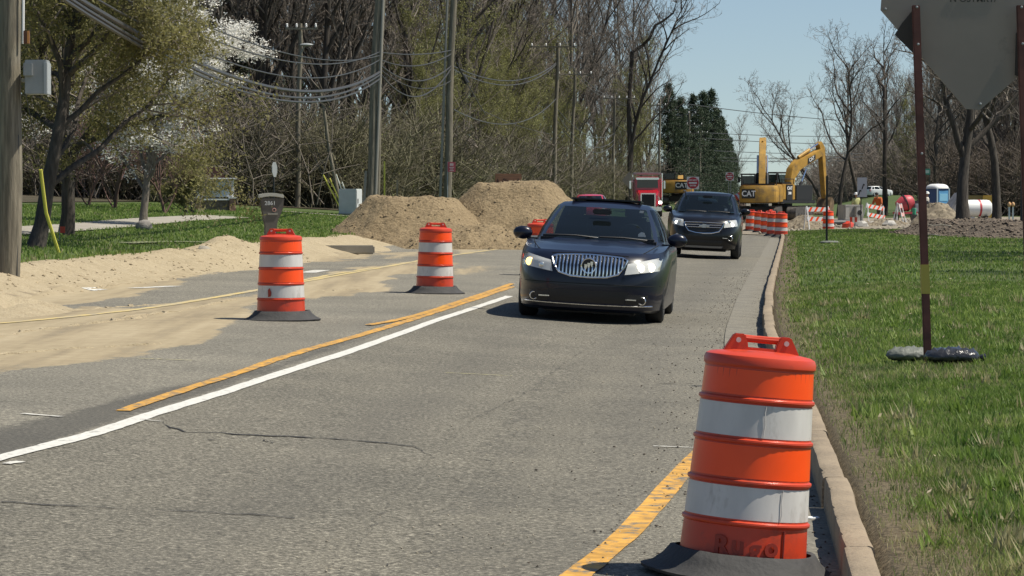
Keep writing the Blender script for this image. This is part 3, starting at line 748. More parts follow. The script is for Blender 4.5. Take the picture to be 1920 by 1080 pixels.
def make_car(name, label, cat, loc, rz, spec, paint, rot=None):
    t = thing(name, label, cat, loc, rz, rot=rot); sp = spec
    sh = CarShape(sp['lv'], sp.get('n', 5), sp.get('bow', .06), sp['rise'], sp['ry'][0], sp['ry'][1])
    # ---- lower body: stacked plan outlines closed by bonnet and deck
    P = [sh.loop(z) for z in sp['lvz']]
    last = P[-1]; cx, cy = 0, (sp['lv'][-1][2]+sp['lv'][-1][3])/2
    def top(x, y): return float(np.interp(y, sp['topy'], sp['topz']))-sp.get('crown', .05)*(abs(x)/.9)**2
    for k in (.985, .95, .88, .78, .64, .48, .32, .16, .02):
        row = []
        for (x, y, z) in last:
            xx = x*k; yy = cy+(y-cy)*(1-(1-k)*.9); f = float(sstep(0, .16, 1-k))
            row.append((xx, yy, z*(1-f)+max(top(xx, yy), z-.02)*f))
        P.append(row)
    mb = MB().grid(P, close=True); n0 = len(P[0])
    mb.f.append(tuple(range(n0-1, -1, -1))); k0 = (len(P)-1)*n0; mb.f.append(tuple(k0+i for i in range(n0)))
    body = mb.build('body', paint, t, ang=32)
    wy, wr, tr = sp['wheel']
    cut = MB()
    for yy in wy:
        for s_ in (-1, 1): cut.tube([(s_*.56, yy, wr), (s_*1.2, yy, wr)], wr+.045, 36)
    co = cut.build('cut', None, ang=0)
    md = body.modifiers.new('b', 'BOOLEAN'); md.object = co; md.operation = 'DIFFERENCE'; md.solver = 'EXACT'
    bpy.context.view_layer.update(); dg = bpy.context.evaluated_depsgraph_get()
    me = bpy.data.meshes.new_from_object(body.evaluated_get(dg)); body.modifiers.clear()
    me.materials.clear(); me.materials.append(paint); me.shade_smooth(); me.set_sharp_from_angle(angle=R(32)); body.data = me
    bpy.data.objects.remove(co)
    for yy in wy:
        for s_ in (-1, 1):
            wheel(t, s_*tr, yy, wr, .22, s_, sp.get('rim'))
    MB().box((0, (wy[0]+wy[1])/2, sp['lvz'][0]+.02), (1.1, wy[1]-wy[0]+.9, .12)).build('underbody', m_blk, t)
    # ---- greenhouse with window openings
    g = sp['gh']; gs = CarShape(g['lv'], g.get('n', 6), g.get('bow', .12), 0, 0, 1)
    zs = g['zs']; GP = [gs.loop(z) for z in zs]; nlev = len(GP)
    z0 = zs[0]
    roof = GP[-1]; gy = (g['lv'][-1][2]+g['lv'][-1][3])/2
    for k in (.93, .8, .6, .35, .1):
        GP.append([(x*k, gy+(y-gy)*k, zs[-1]+g.get('crown', .045)*(1-k*k)) for x, y, z in roof])
    nc = len(roof); fr = MB(); panes = {'windscreen': [], 'side_window': [], 'rear_window': [], 'side_windowL': []}
    nF = len(FX)-1; nS = len(SY)-1
    allv = [p for row in GP for p in row]
    fr.v = [tuple(p) for p in allv]
    for i in range(len(GP)-1):
        for j in range(nc):
            f = (i*nc+j, i*nc+(j+1) % nc, (i+1)*nc+(j+1) % nc, (i+1)*nc+j); kind = None
            if i < nlev-1 and g['h'][0] <= i <= g['h'][1]:
                if 2 <= j < nF-2: kind = 'windscreen'
                elif nF+2 <= j < nF+nS-3 and (j-nF) not in g['pillars']: kind = 'side_window'
                elif nF+nS+3 <= j < 2*nF+nS-3: kind = 'rear_window'
                elif 2*nF+nS+3 <= j < 2*nF+2*nS-2 and (nS-1-(j-2*nF-nS)) not in g['pillars']: kind = 'side_windowL'
            if kind: panes[kind].append(f)
            else: fr.f.append(f)
    fr.f.append(tuple((len(GP)-1)*nc+j for j in range(nc)))
    fr.build('cabin_frame', paint, t, ang=40)
    for k, fs in panes.items():
        pm = MB(); pm.v = fr.v; pm.f = fs
        me = pm.mesh(k.rstrip('L'), weld=False, recalc=True, ang=60)
        bm = bmesh.new(); bm.from_mesh(me); bmesh.ops.delete(bm, geom=[v for v in bm.verts if not v.link_faces], context='VERTS'); bm.to_mesh(me); bm.free()
        mkobj(k.rstrip('L'), me, sp.get('glass', m_glass), t)
    # ---- inside
    fy = g['lv'][0][2]
    MB().box((0, fy+.55, z0+.02), (g['lv'][0][1]*1.75, .7, .12)).build('dashboard', m_int, t, bevel=.03)
    for s_ in (-1, 1):
        st = MB(); st.box((s_*.38, fy+1.42, z0+.05), (.48, .16, .55), taper=(.85, .7)); st.build('seat', m_int, t, bevel=.05)
        MB().box((s_*.38, fy+1.44, z0+.40), (.25, .1, .17)).build('headrest', m_int, t, bevel=.03)
    MB().box((0, fy+2.4, z0+.08), (1.2, .16, .5), taper=(.9, .7)).build('rear_seat', m_int, t, bevel=.05)
    MB().tube([(.38+.17*math.cos(a), fy+.95-.06*math.sin(a), z0+.08+.17*math.sin(a)) for a in np.linspace(0, 2*math.pi, 17)], .014, 6).build('steering_wheel', m_blk, t)
    MB().box((0, fy+.72, g['zs'][-1]-.1), (.24, .04, .075)).build('rear_view_mirror', m_blk, t, bevel=.015)
    # ---- door mirrors
    mx, my, mz = sp['mirror']
    for s_ in (-1, 1):
        mm = MB(); mm.ball((s_*(mx+.13), my, mz), (.125, .07, .085), 14, 10)
        o = mm.build('door_mirror', paint, t)
        MB().box((s_*mx, my+.02, mz-.07), (.14, .05, .03)).build('mirror_arm', m_blk, o)
        MB().box((s_*(mx+.13), my+.066, mz), (.2, .012, .13)).build('mirror_glass', m_blk, o)
    return t, sh, body
SEDAN = dict(n=5.4, bow=.1, rise=.10, ry=(-2.2, -.7), lv=[(.13, .86, -2.36, 2.3), (.17, .905, -2.44, 2.41), (.30, .925, -2.48, 2.46), (.45, .93, -2.49, 2.48), (.60, .935, -2.475, 2.5), (.72, .93, -2.44, 2.5), (.80, .92, -2.37, 2.48), (.86, .89, -2.27, 2.45)],
             lvz=[.13, .15, .17, .24, .30, .38, .45, .53, .60, .66, .72, .76, .80, .83, .86],
             topy=[-2.4, -2.1, -1.5, -1.0, 0, 1.5, 2.3, 2.5], topz=[.86, .91, .965, .99, .96, .96, 1.02, .98], wheel=((-1.47, 1.37), .34, .79), mirror=(.86, -.62, 1.02),
             gh=dict(n=5.5, bow=.16, zs=[.94, .985, 1.04, 1.1, 1.16, 1.22, 1.28, 1.34, 1.385, 1.415, 1.435], h=(1, 7), pillars=(9, 10), crown=.04,
                     lv=[(.94, .84, -1.16, 2.15), (1.1, .79, -.82, 1.95), (1.28, .70, -.36, 1.55), (1.385, .635, -.06, 1.25), (1.435, .56, .12, 1.0)]))
def lamp(t, sh, quad, name='headlamp', lit=None, bulbs=(), off=.012, m_l=None):
    o = solid(patch(sh, quad, off), .05).build(name, m_l or m_lens, t, ang=40)
    for (x, z, r, m) in bulbs:
        b = MB(); y = sh.front(x, z, off+.004)
        b.lathe([(r, .0), (r*.8, .012), (.001, .016)], 14, T(x, y, z) @ RX(R(90)), cap=False); b.build('lamp_bulb', m, o)
    return o
def mirrored(q): return [(-q[1][0], q[1][1]), (-q[0][0], q[0][1]), (-q[3][0], q[3][1]), (-q[2][0], q[2][1])]
def road_rot(x, y, yaw):                                  # sit on the cross-fall of the lane
    e = .6; gx = (H(x+e, y)-H(x-e, y))/(2*e)
    return (0, -math.atan(gx), yaw)
# ---- the navy sedan
c = gnd(1098, 35.6); yaw = -math.atan(.094)
fwd = Vector((-math.sin(.094), -math.cos(.094), 0))       # direction it drives
ctr = c-fwd*2.49; ctr.z = H(ctr.x, ctr.y)+.012
sed, sh, body = make_car('sedan', 'dark navy sedan driving up the lane with a chrome waterfall grille', 'car', ctr, yaw, SEDAN, m_navy, rot=road_rot(ctr.x, ctr.y, yaw))
# grille
GO = [(-.46, .775), (-.4, .80), (-.2, .815), (0, .82), (.2, .815), (.4, .80), (.46, .775), (.43, .69), (.36, .60), (.22, .56), (0, .55), (-.22, .56), (-.36, .60), (-.43, .69)]
gr = bpy.data.objects.new('grille', None); col.objects.link(gr); gr.parent = sed
P = []
for zz in np.linspace(.556, .812, 10):
    xs = []
    for sgn in (-1, 1):
        pts = sorted([(z, abs(x)) for x, z in GO if x*sgn >= 0]); xs.append(sgn*float(np.interp(zz, [.55, .56, .60, .69, .775, .80, .82], [.1, .22, .36, .43, .46, .42, .1])))
    P.append([(x, sh.front(x, zz, .004), zz) for x in np.linspace(xs[0], xs[1], 16)])
MB().grid(P).build('grille_backing', m_blk, gr)
pts = outline(sh, GO, .014); MB().tube(pts+[pts[0]], .013, 8).build('grille_surround', m_chr, gr)
for i in range(19):
    x = -.405+.81*i/18
    zt = float(np.interp(abs(x), [0, .2, .4, .46], [.812, .808, .79, .77])); zb = float(np.interp(abs(x), [0, .22, .36, .43], [.558, .568, .608, .70]))
    MB().tube([(x, sh.front(x, z, .016+.012*math.sin((z-zb)/(zt-zb)*math.pi)), z) for z in np.linspace(zb, zt, 6)], .0105, 6).build('grille_bar', m_chr, gr)
ey = sh.front(0, .69, .035)
em = MB(); em.tube([(.088*math.cos(a), ey, .69+.088*math.sin(a)) for a in np.linspace(0, 2*math.pi, 25)], .011, 8)
emb = em.build('emblem_ring', m_chr, gr)
MB().lathe([(.08, 0), (.08, .01), (.001, .01)], 24, T(0, ey+.01, .69) @ RX(R(90)), cap=False).build('emblem_disc', m_blk, emb)
for i, (x, z) in enumerate(((-.036, .672), (0, .69), (.036, .708))):
    MB().prism([(x-.016, z+.034), (x+.016, z+.034), (x+.016, z), (x, z-.034), (x-.016, z)], ey-.012, ey-.004).build('emblem_shield', m_chr, emb)
HQ = [(.47, .735), (.87, .825), (.845, .66), (.44, .60)]
lr = lamp(sed, sh, HQ, bulbs=((.62, .69, .05, m_halo), (.74, .70, .055, m_halo)), off=.016)
ll = lamp(sed, sh, mirrored(HQ), bulbs=((-.74, .70, .05, m_amber), (-.58, .67, .035, m_lampbowl)), off=.016)
solid(patch(sh, [(-.5, .39), (.5, .39), (.44, .25), (-.44, .25)], .006, 14, 4), .02).build('lower_intake', m_blk, sed)
MB().tube([(x, sh.front(x, .215, .012), .215+.01*abs(x)) for x in np.linspace(-.78, .78, 20)], .009, 6).build('bumper_chrome_strip', m_chr, sed)
for s_ in (-1, 1):
    solid(patch(sh, [(s_*.6-.13, .36), (s_*.6+.13, .36), (s_*.6+.11, .24), (s_*.6-.13, .24)], .006), .02).build('fog_lamp_recess', m_blk, sed)
    yy = sh.front(s_*.66, .29, .014); fo = MB(); fo.tube([(s_*.66+.045*math.cos(a), yy, .29+.045*math.sin(a)) for a in np.linspace(0, 2*math.pi, 17)], .008, 6).build('fog_lamp', m_chr, sed)
    MB().box((s_*.53, sh.front(s_*.53, .3, .016), .3), (.13, .012, .014)).build('fog_lamp_bar', m_chr, sed)
# panel gaps round the bonnet and across the bumper
m_gap = mat('panel_gap', (.002, .002, .002), .9)
for s_ in (-1, 1): MB().tube([(s_*x, y, z) for x, y, z in ((.47, -2.36, .775), (.66, -2.05, .872), (.74, -1.7, .925), (.78, -1.25, .957))], .006, 5).build('bonnet_gap', m_gap, sed)
MB().tube([(x, sh.front(x, .845-.05*abs(x), .004), .845-.05*abs(x)) for x in np.linspace(-.47, .47, 16)], .005, 5).build('bonnet_gap', m_gap, sed)
MB().tube([(x, sh.front(x, .47, .004), .47) for x in np.linspace(-.86, .86, 22)], .004, 5).build('bumper_seam', m_gap, sed)
# wipers, raised glass roof panel, stickers, bonnet line
for x0, x1, zz in ((.62, .02, 1.025), (.0, -.55, 1.025)):
    MB().tube([(x0, -1.0, zz-.02), ((x0+x1)/2, -1.07, zz), (x1, -1.06, zz-.005)], .012, 6).build('wiper', m_blk, sed)
MB().box((0, .55, 1.495), (.92, .62, .022), RX(R(-1.5))).build('sunroof_panel', m_blk, sed, bevel=.008)
for s_ in (-1, 1): MB().box((s_*.42, .7, 1.47), (.03, .3, .05)).build('sunroof_arm', m_blk, sed)
MB().prism([(.5, 1.05), (.6, 1.05), (.58, 1.10), (.54, 1.11), (.5, 1.08)], -.935, -.93, RX(R(0))).build('windscreen_sticker', m_wh, sed)
MB().box((.5, -.36, 1.36), (.05, .01, .03), RX(R(0))).build('windscreen_sticker', m_wh, sed)
# ---- the black crossover
SUVS = dict(n=5.2, bow=.12, rise=.1, ry=(-2.0, -.8), lv=[(.22, .82, -2.24, 2.2), (.26, .88, -2.31, 2.3), (.40, .91, -2.36, 2.36), (.60, .92, -2.375, 2.38), (.80, .92, -2.34, 2.38), (.92, .915, -2.28, 2.37), (.99, .90, -2.2, 2.36), (1.04, .87, -2.1, 2.33)],
            lvz=[.22, .24, .26, .33, .40, .50, .60, .70, .80, .86, .92, .96, .99, 1.02, 1.04], topy=[-2.3, -2.0, -1.4, -.9, 0, 2.3], topz=[1.0, 1.06, 1.12, 1.15, 1.1, 1.1],
            wheel=((-1.42, 1.44), .36, .79), mirror=(.87, -.55, 1.2),
            gh=dict(n=5.5, bow=.14, zs=[1.08, 1.12, 1.17, 1.23, 1.3, 1.38, 1.46, 1.53, 1.58, 1.62, 1.645], h=(1, 7), pillars=(9, 16), crown=.04,
                    lv=[(1.08, .85, -1.02, 2.28), (1.23, .82, -.72, 2.22), (1.45, .75, -.3, 2.1), (1.58, .68, -.02, 1.98), (1.645, .62, .12, 1.85)]))
c = gnd(1317, 73.5); ctr = c-fwd*2.37; ctr.z = H(ctr.x, ctr.y)+.012
suv, sh, body = make_car('crossover', 'glossy black crossover following the sedan with a silver winged grille badge', 'car', ctr, yaw, SUVS, m_black, rot=road_rot(ctr.x, ctr.y, yaw))
def tubepts(pts, r, name, m, parent, off=.012, close=False):
    q = outline(sh, pts, off); return MB().tube(q+([q[0]] if close else []), r, 6).build(name, m, parent)
gr = bpy.data.objects.new('grille', None); col.objects.link(gr); gr.parent = suv
solid(patch(sh, [(-.47, .92), (.47, .92), (.36, .66), (-.36, .66)], .004, 16, 6), .02).build('grille_mesh', m_blk, gr)
tubepts([(-.5, .90), (-.46, .8), (-.38, .69), (-.2, .645), (0, .635), (.2, .645), (.38, .69), (.46, .8), (.5, .90)], .017, 'grille_surround', m_chr, gr)
tubepts([(-.49, .9), (-.25, .905), (0, .91), (.25, .905), (.49, .9)], .010, 'grille_bar', m_chr, gr)
o = solid(patch(sh, [(-.45, .835), (.45, .835), (.43, .80), (-.43, .80)], .016, 14, 2), .02); o.build('grille_bar', m_black, gr)
tubepts([(-.44, .84), (0, .85), (.44, .84)], .008, 'grille_bar', m_chr, gr, .03); tubepts([(-.42, .79), (0, .785), (.42, .79)], .008, 'grille_bar', m_chr, gr, .03)
ey = sh.front(0, .815, .05)
MB().prism([(-.13, .80), (-.05, .80), (-.05, .775), (.05, .775), (.05, .80), (.13, .80), (.15, .84), (.06, .84), (.06, .865), (-.04, .865), (-.04, .84), (-.11, .84)], ey, ey+.012).build('badge', m_alu, gr)
HQ = [(.53, .96), (.80, 1.0), (.84, .84), (.50, .79)]
lamp(suv, sh, HQ, bulbs=((.70, .87, .05, m_halow), (.62, .93, .045, m_lampbowl)), off=.014)
lamp(suv, sh, mirrored(HQ), bulbs=((-.70, .88, .042, m_halow), (-.6, .92, .04, m_lampbowl)), off=.014)
solid(patch(sh, [(-.5, .46), (.5, .46), (.42, .34), (-.42, .34)], .006, 12, 4), .02).build('lower_intake', m_blk, suv)
solid(patch(sh, [(-.5, .32), (.5, .32), (.46, .27), (-.46, .27)], .014, 12, 2), .03).build('skid_plate', mat('grey_plastic', (.2, .19, .18), .5), suv)
for s_ in (-1, 1):
    yy = sh.front(s_*.66, .53, .014)
    MB().tube([(s_*.66+.06*math.cos(a), yy, .53+.06*math.sin(a)) for a in np.linspace(0, 2*math.pi, 17)], .014, 6).build('fog_lamp', m_chr, suv)
    MB().box((s_*.54, sh.front(s_*.54, .53, .014), .53), (.12, .012, .02)).build('fog_lamp_bar', m_chr, suv)
for x0, x1 in ((.6, .05), (.0, -.5)):
    MB().tube([(x0, -.9, 1.17), ((x0+x1)/2, -.97, 1.185), (x1, -.96, 1.18)], .012, 6).build('wiper', m_blk, suv)
MB().box((.5, -.84, 1.24), (.07, .01, .05)).build('windscreen_sticker', m_wh, suv)
for s_ in (-1, 1): MB().tube([(s_*.63, y, 1.66+.02*math.sin((y+.1)/1.9*math.pi)) for y in np.linspace(.1, 1.9, 8)], .016, 6).build('roof_rail', m_blk, suv)
# ---- third car in the queue, a red one in the far lane, a white one beyond the works
c = gnd(1299, 98); ctr = c-fwd*2.49; ctr.z = H(ctr.x, ctr.y)+.012
car3, sh, body = make_car('sedan', 'dark sedan mostly hidden behind the black crossover', 'car', ctr, yaw, SEDAN, m_black, rot=road_rot(ctr.x, ctr.y, yaw))
for q in ([(.47, .735), (.87, .825), (.845, .66), (.44, .60)],):
    lamp(car3, sh, q, bulbs=((.68, .7, .06, m_halow),)); lamp(car3, sh, mirrored(q), bulbs=((-.72, .72, .07, m_halow), (-.74, .60, .05, m_halow)))
ctr = gnd(1106, 140); car4, sh, body = make_car('sedan', 'red car beyond the dirt pile, only its roof showing over the navy sedan', 'car', ctr, yaw, SEDAN, m_redp)
q = [(.47, .735), (.87, .825), (.845, .66), (.44, .60)]; lamp(car4, sh, q); lamp(car4, sh, mirrored(q))
ctr = gnd(1648, 500, .0); car5, sh, body = make_car('crossover', 'white crossover parked on the rise in front of the far woods', 'car', ctr, R(118), SUVS, m_whitep)
car5.scale = (1.05, 1.05, 1.08)
for s_ in (-1, 1): MB().box((s_*.78, 2.33, 1.0), (.2, .08, .3)).build('tail_lamp', m_redp, car5, bevel=.02)

# ---- red truck
def truck():
    p = gnd(1213, 200); t = thing('dump_truck', 'bright red dump truck with a tall black grille on the road beyond the sedan', 'truck', p, yaw+R(4))
    m_gr = mat('truck_grey', (.35, .34, .33), .5)
    MB().prism([(-2.1+2.2, .9), (2.2, .9), (2.2, 2.0), (.1, 1.75)], -.001, .001)
    hood = MB()                                           # tapered bonnet
    hood.add([(-.85, -3.6, .7), (.85, -3.6, .7), (1.05, -1.6, .7), (-1.05, -1.6, .7), (-.78, -3.55, 1.62), (.78, -3.55, 1.62), (.98, -1.6, 2.0), (-.98, -1.6, 2.0)], [(3, 2, 1, 0), (4, 5, 6, 7), (0, 1, 5, 4), (1, 2, 6, 5), (2, 3, 7, 6), (3, 0, 4, 7)])
    hood.build('bonnet', m_redp, t, bevel=.09)
    for s_ in (-1, 1):
        f = MB(); f.box((s_*1.0, -2.9, 1.0), (.42, 1.3, .3)); f.build('fender', m_redp, t, bevel=.1)
        hl = MB().box((s_*1.02, -3.58, 1.05), (.26, .06, .2)).build('headlamp', m_halow if s_ > 0 else m_lens, t, bevel=.03)
        wheel(t, s_*1.05, -2.9, .52, .3, s_)
        for yy in (2.6, 3.9): wheel(t, s_*1.0, yy, .52, .5, s_)
        mm = MB(); mm.box((s_*1.45, -1.3, 2.35), (.14, .12, .6)); mm.build('door_mirror', m_chr, t, bevel=.03)
        MB().tube([(s_*1.1, -1.2, 2.6), (s_*1.45, -1.3, 2.6)], .02, 6).build('mirror_arm', m_chr, t)
        MB().tube([(s_*1.25, -.1, 1.0), (s_*1.25, -.1, 3.2)], .09, 10).build('exhaust_stack', m_chr, t)
    g = MB().box((0, -3.62, 1.2), (1.05, .08, .95)).build('grille', m_blk, t)
    for z in (.72, 1.69): MB().box((0, -3.64, z), (1.25, .1, .08)).build('grille_frame', m_chr, g)
    for s_ in (-1, 1): MB().box((s_*.58, -3.64, 1.2), (.09, .1, .98)).build('grille_frame', m_chr, g)
    MB().box((0, -3.7, .58), (2.3, .2, .3)).build('bumper', m_chr, t, bevel=.05)
    cab = MB(); cab.box((0, -.85, 2.15), (2.15, 1.5, 1.6), taper=(.95, .92)); cab.build('cab', m_redp, t, bevel=.1)
    MB().prism([(-.9, 2.12), (.9, 2.12), (.86, 2.72), (-.86, 2.72)], -1.66, -1.6).build('windscreen', mat('dark_glass', (.012, .018, .02), .05, spec=.8), t)
    MB().box((0, -1.72, 2.8), (1.95, .28, .16)).build('sun_visor', m_chr, t, bevel=.03)
    MB().box((.98, -.85, 2.4), (.12, .8, .55), taper=(.7, 1)).build('side_window', MATS['dark_glass'], t)
    MB().box((-.98, -.85, 2.4), (.12, .8, .55), taper=(.7, 1)).build('side_window', MATS['dark_glass'], t)
    bx = MB(); bx.box((0, 2.6, 2.0), (2.4, 5.0, 1.5)); bx.build('dump_body', m_redp, t, bevel=.05)
    MB().box((0, -.3, 3.18), (2.4, 1.1, .16)).build('dump_body_canopy', m_gr, t, bevel=.03)
    for k in range(5): MB().box((1.23, .5+k*1.0, 2.0), (.08, .14, 1.45)).build('body_rib', m_redp, t)
    MB().box((0, 1.2, .75), (.9, 8, .25)).build('chassis', m_blk, t)
    MB().tube([(0, -.7, .55), (0, -.68, .55)], .3, 8).build('crankcase', m_blk, t)
truck(); bpy.data.objects['dump_truck'].scale = (.8, .9, .92)

# ================================================================== excavators
m_cat = mat('machine_yellow', (.4, .225, .035), .55, var=.15, vscale=2, wear=(.16, .11, .05), wlo=.5, whi=.72, wscale=2.5)
m_steel = mat('worn_steel', (.1, .09, .08), .5, metal=.5, var=.4, vscale=5)
m_mach = mat('machine_black', (.018, .018, .018), .5)
m_rod = mat('polished_rod', (.85, .85, .85), .15, metal=1)
m_white_l = mat('white_lettering', (.8, .8, .78), .5)
m_rust = mat('dirty_bucket', (.16, .11, .06), .7, var=.4, vscale=4)
m_dg = mat('dark_glass', (.012, .018, .02), .05, spec=.8)
def excavator(label, loc, face, swing, boomp, stickp, sticker=True, tracks=True):
    # face: heading of the upper works (clockwise from +Y), swing: heading of the tracks
    t = thing('excavator', label, 'excavator', loc)
    A = RZ(-face); B = RZ(-swing)
    if tracks:
        for s_ in (-1, 1):
            prof = []
            for a in np.linspace(R(90), R(270), 9): prof.append((-1.75+.42*math.cos(a), .43+.42*math.sin(a)))
            for a in np.linspace(R(-90), R(90), 9): prof.append((1.75+.42*math.cos(a), .43+.42*math.sin(a)))
            tk = MB().prism(prof, -.3, .3, B @ T(s_*1.15, 0, 0) @ RZ(R(90))).build('track', m_steel, t, ang=30)
            for k in range(16):
                MB().box((s_*1.15, -1.75+3.5*k/15, .87), (.62, .05, .06), B).build('track_shoe', m_steel, tk)
            for k in range(5): MB().tube([(s_*1.15-.32, -1.4+.7*k, .3), (s_*1.15+.32, -1.4+.7*k, .3)], .17, 12, M=B).build('roller', m_mach, tk)
        MB().box((0, 0, .6), (1.7, 2.0, .5), B).build('undercarriage', m_mach, t, bevel=.08)
    MB().tube([(0, 0, .85), (0, 0, 1.05)], .65, 20).build('slew_ring', m_mach, t)
    # upper works (local +y is forward)
    MB().box((0, -.1, 1.16), (2.7, 3.6, .2), A).build('deck', m_mach, t, bevel=.03)
    P = []
    cw = MB()
    pts = [(-1.38, -1.7), (-1.38, -2.1), (-1.15, -2.42), (-.6, -2.6), (0, -2.65), (.6, -2.6), (1.15, -2.42), (1.38, -2.1), (1.38, -1.7)]
    n = len(pts); cw.add([(x, y, 1.12) for x, y in pts]+[(x, y, 1.95) for x, y in pts]+[(x*.97, y+.12*(y < -2), 2.22) for x, y in pts],
                         [tuple(range(n-1, -1, -1)), tuple(range(2*n, 3*n))]+[(i+n*k, (i+1) % n+n*k, (i+1) % n+n*(k+1), i+n*(k+1)) for i in range(n) for k in range(2)], A)
    c_ = cw.build('counterweight', m_cat, t, bevel=.05, ang=30)
    MB().box((.0, -1.0, 1.75), (2.6, 1.35, 1.0), A).build('engine_hood', m_cat, t, bevel=.06)
    MB().box((0, -1.0, 2.29), (2.2, 1.1, .12), A).build('hood_top', m_mach, t, bevel=.03)
    MB().box((.92, .6, 1.7), (.8, 1.8, .95), A).build('side_tank', m_mach, t, bevel=.05)
    MB().tube([(.5, -1.2, 2.3), (.5, -1.2, 2.85)], .07, 10, M=A).build('exhaust', m_mach, t)
    for x in (-1.2, 1.2): MB().tube([(x, -1.6, 2.2), (x, -1.6, 2.55), (x, -.4, 2.55), (x, -.4, 2.2)], .025, 6, M=A).build('guard_rail', m_mach, t)
    if sticker:
        k = MB().box((-.55, -2.615, 1.68), (.95, .05, .6), A @ T(0, 0, 0) @ RZ(R(-4))).build('decal', m_mach, t)
        text('CAT', .5, m_white_l, 'decal_lettering', k, A @ T(-.72, -2.625, 1.68) @ RZ(R(-4)) @ UP, .004, .012)
    # cab at the left front
    cab = MB()
    cp = [(-.1, 1.25), (1.45, 1.25), (1.6, 1.9), (1.35, 2.85), (1.2, 2.95), (-.05, 2.95), (-.15, 2.8)]
    co = MB(); 
    for x in (-1.3, -.35):
        for i in range(len(cp)):
            a, b = cp[i], cp[(i+1) % len(cp)]; co.tube([(x, a[0], a[1]), (x, b[0], b[1])], .045, 6, M=A)
    co.box((-.825, .58, 2.96), (1.0, 1.35, .09), A); co.box((-.825, .7, 1.3), (1.0, 1.6, .12), A)
    co.box((-.825, -.1, 1.6), (.95, .05, .7), A)
    cb = co.build('cab', m_mach, t)
    g = glass_mat('cab_glass', (.3, .36, .36), .3)
    MB().add([(-1.3, -.12, 1.95), (-.35, -.12, 1.95), (-.35, -.12, 2.85), (-1.3, -.12, 2.85)], [(0, 1, 2, 3)], A).build('cab_rear_window', g, cb, ang=0)
    MB().add([(-1.3, -.1, 1.9), (-1.3, 1.58, 1.9), (-1.3, 1.33, 2.85), (-1.3, -.1, 2.85)], [(0, 1, 2, 3)], A).build('cab_side_window', g, cb, ang=0)
    MB().add([(-1.3, 1.6, 1.9), (-.35, 1.6, 1.9), (-.35, 1.36, 2.85), (-1.3, 1.36, 2.85)], [(0, 1, 2, 3)], A).build('cab_front_window', g, cb, ang=0)
    MB().box((-.8, .5, 1.8), (.5, .15, .8), A).build('operator_seat', m_mach, cb, bevel=.04)
    MB().box((-1.5, 1.4, 2.6), (.16, .05, .35), A).build('cab_mirror', m_mach, cb, bevel=.02)
    # boom (side profile: forward, up)
    def arm(name, pts, wd, m):
        M = A @ T(.15, 0, 0) @ RZ(R(90)); return MB().prism(pts, -wd/2, wd/2, M).build(name, m, t, bevel=.03)
    b = arm('boom', boomp, .48, m_cat)
    s = arm('stick', stickp['poly'], .36, m_cat)
    def cyl(a, b2, x, r):
        a = Vector((x+.15, a[0], a[1])); b2 = Vector((x+.15, b2[0], b2[1])); mid = a.lerp(b2, .55)
        k = MB().tube([a, mid], r, 10, M=A).build('hydraulic_cylinder', m_mach if x else m_cat, t); MB().tube([mid, b2], r*.55, 8, M=A).build('piston_rod', m_rod, k)
    for c1 in stickp['cyl']: cyl(*c1)
    bk = MB(); bp = stickp['bucket']
    bk.prism([(bp[0]+x, bp[1]+z) for x, z in ((.1, 0), (.3, -.25), (.25, -.8), (-.15, -1.15), (-.75, -1.05), (-.55, -.9), (-.2, -.6), (-.1, -.2))], -.55, .55, A @ T(.15, 0, 0) @ RZ(R(90)))
    bo = bk.build('bucket', m_rust, t, bevel=.02)
    for k in range(5): MB().box((bp[0]-.85, -.44+.22*k, bp[1]-1.05), (.25, .09, .06), A @ T(.15, 0, 0) @ RZ(R(90))).build('bucket_tooth', m_steel, bo)
    return t, A, b
# boom running away and up, stick folding down in front
bA = [(.2, 1.5), (.7, 1.35), (1.5, 2.9), (2.6, 4.4), (3.5, 4.9), (4.6, 4.7), (4.7, 4.95), (3.4, 5.42), (2.2, 4.95), (1.0, 3.3)]
sA = dict(poly=[(4.3, 5.3), (4.75, 5.3), (4.9, 4.8), (5.2, 2.2), (4.95, 2.2), (4.35, 4.7)], cyl=[((.9, 1.5), (2.5, 4.2), -.33, .15), ((.9, 1.5), (2.5, 4.2), .33, .15), ((2.5, 5.1), (4.4, 5.15), 0, .08)], bucket=(5.05, 2.2))
exA, A, b = excavator('yellow excavator seen from behind with its boom raised straight up', gnd(1424, 172), R(6), R(10), bA, sA); exA.scale = (.82, .82, .9); exA.location.z += .25
# nearer machine, boom reaching to the right over the barricades
bB = [(.1, 1.5), (.6, 1.4), (.9, 2.6), (1.5, 3.15), (3.9, 4.05), (4.0, 4.35), (3.8, 4.5), (1.2, 3.72), (.55, 3.2)]
sB = dict(poly=[(3.5, 4.75), (3.8, 4.95), (4.15, 4.6), (4.45, 1.5), (4.2, 1.35), (3.85, 3.9)], cyl=[((.8, 1.4), (1.9, 3.2), -.34, .09), ((.8, 1.4), (1.9, 3.2), .34, .09), ((1.5, 3.9), (3.65, 4.8), 0, .11)], bucket=(4.35, 1.45))
exB, A, b = excavator('yellow excavator with its boom reaching right over the barricades', gnd(1466, 178), R(42), R(20), bB, sB, sticker=False); exB.scale = (.96, .96, .98); exB.location.z += .2
MA = A @ T(.15, 0, 0) @ RZ(R(90))
k = MB().prism([(2.2, 3.50), (3.0, 3.80), (3.0, 4.12), (2.2, 3.84)], -.262, -.246, MA).build('decal', m_mach, b)
text('CAT', .3, m_white_l, 'decal_lettering', k, MA @ T(2.6, -.264, 3.82) @ RY(R(-21)) @ UP, .003, .006)
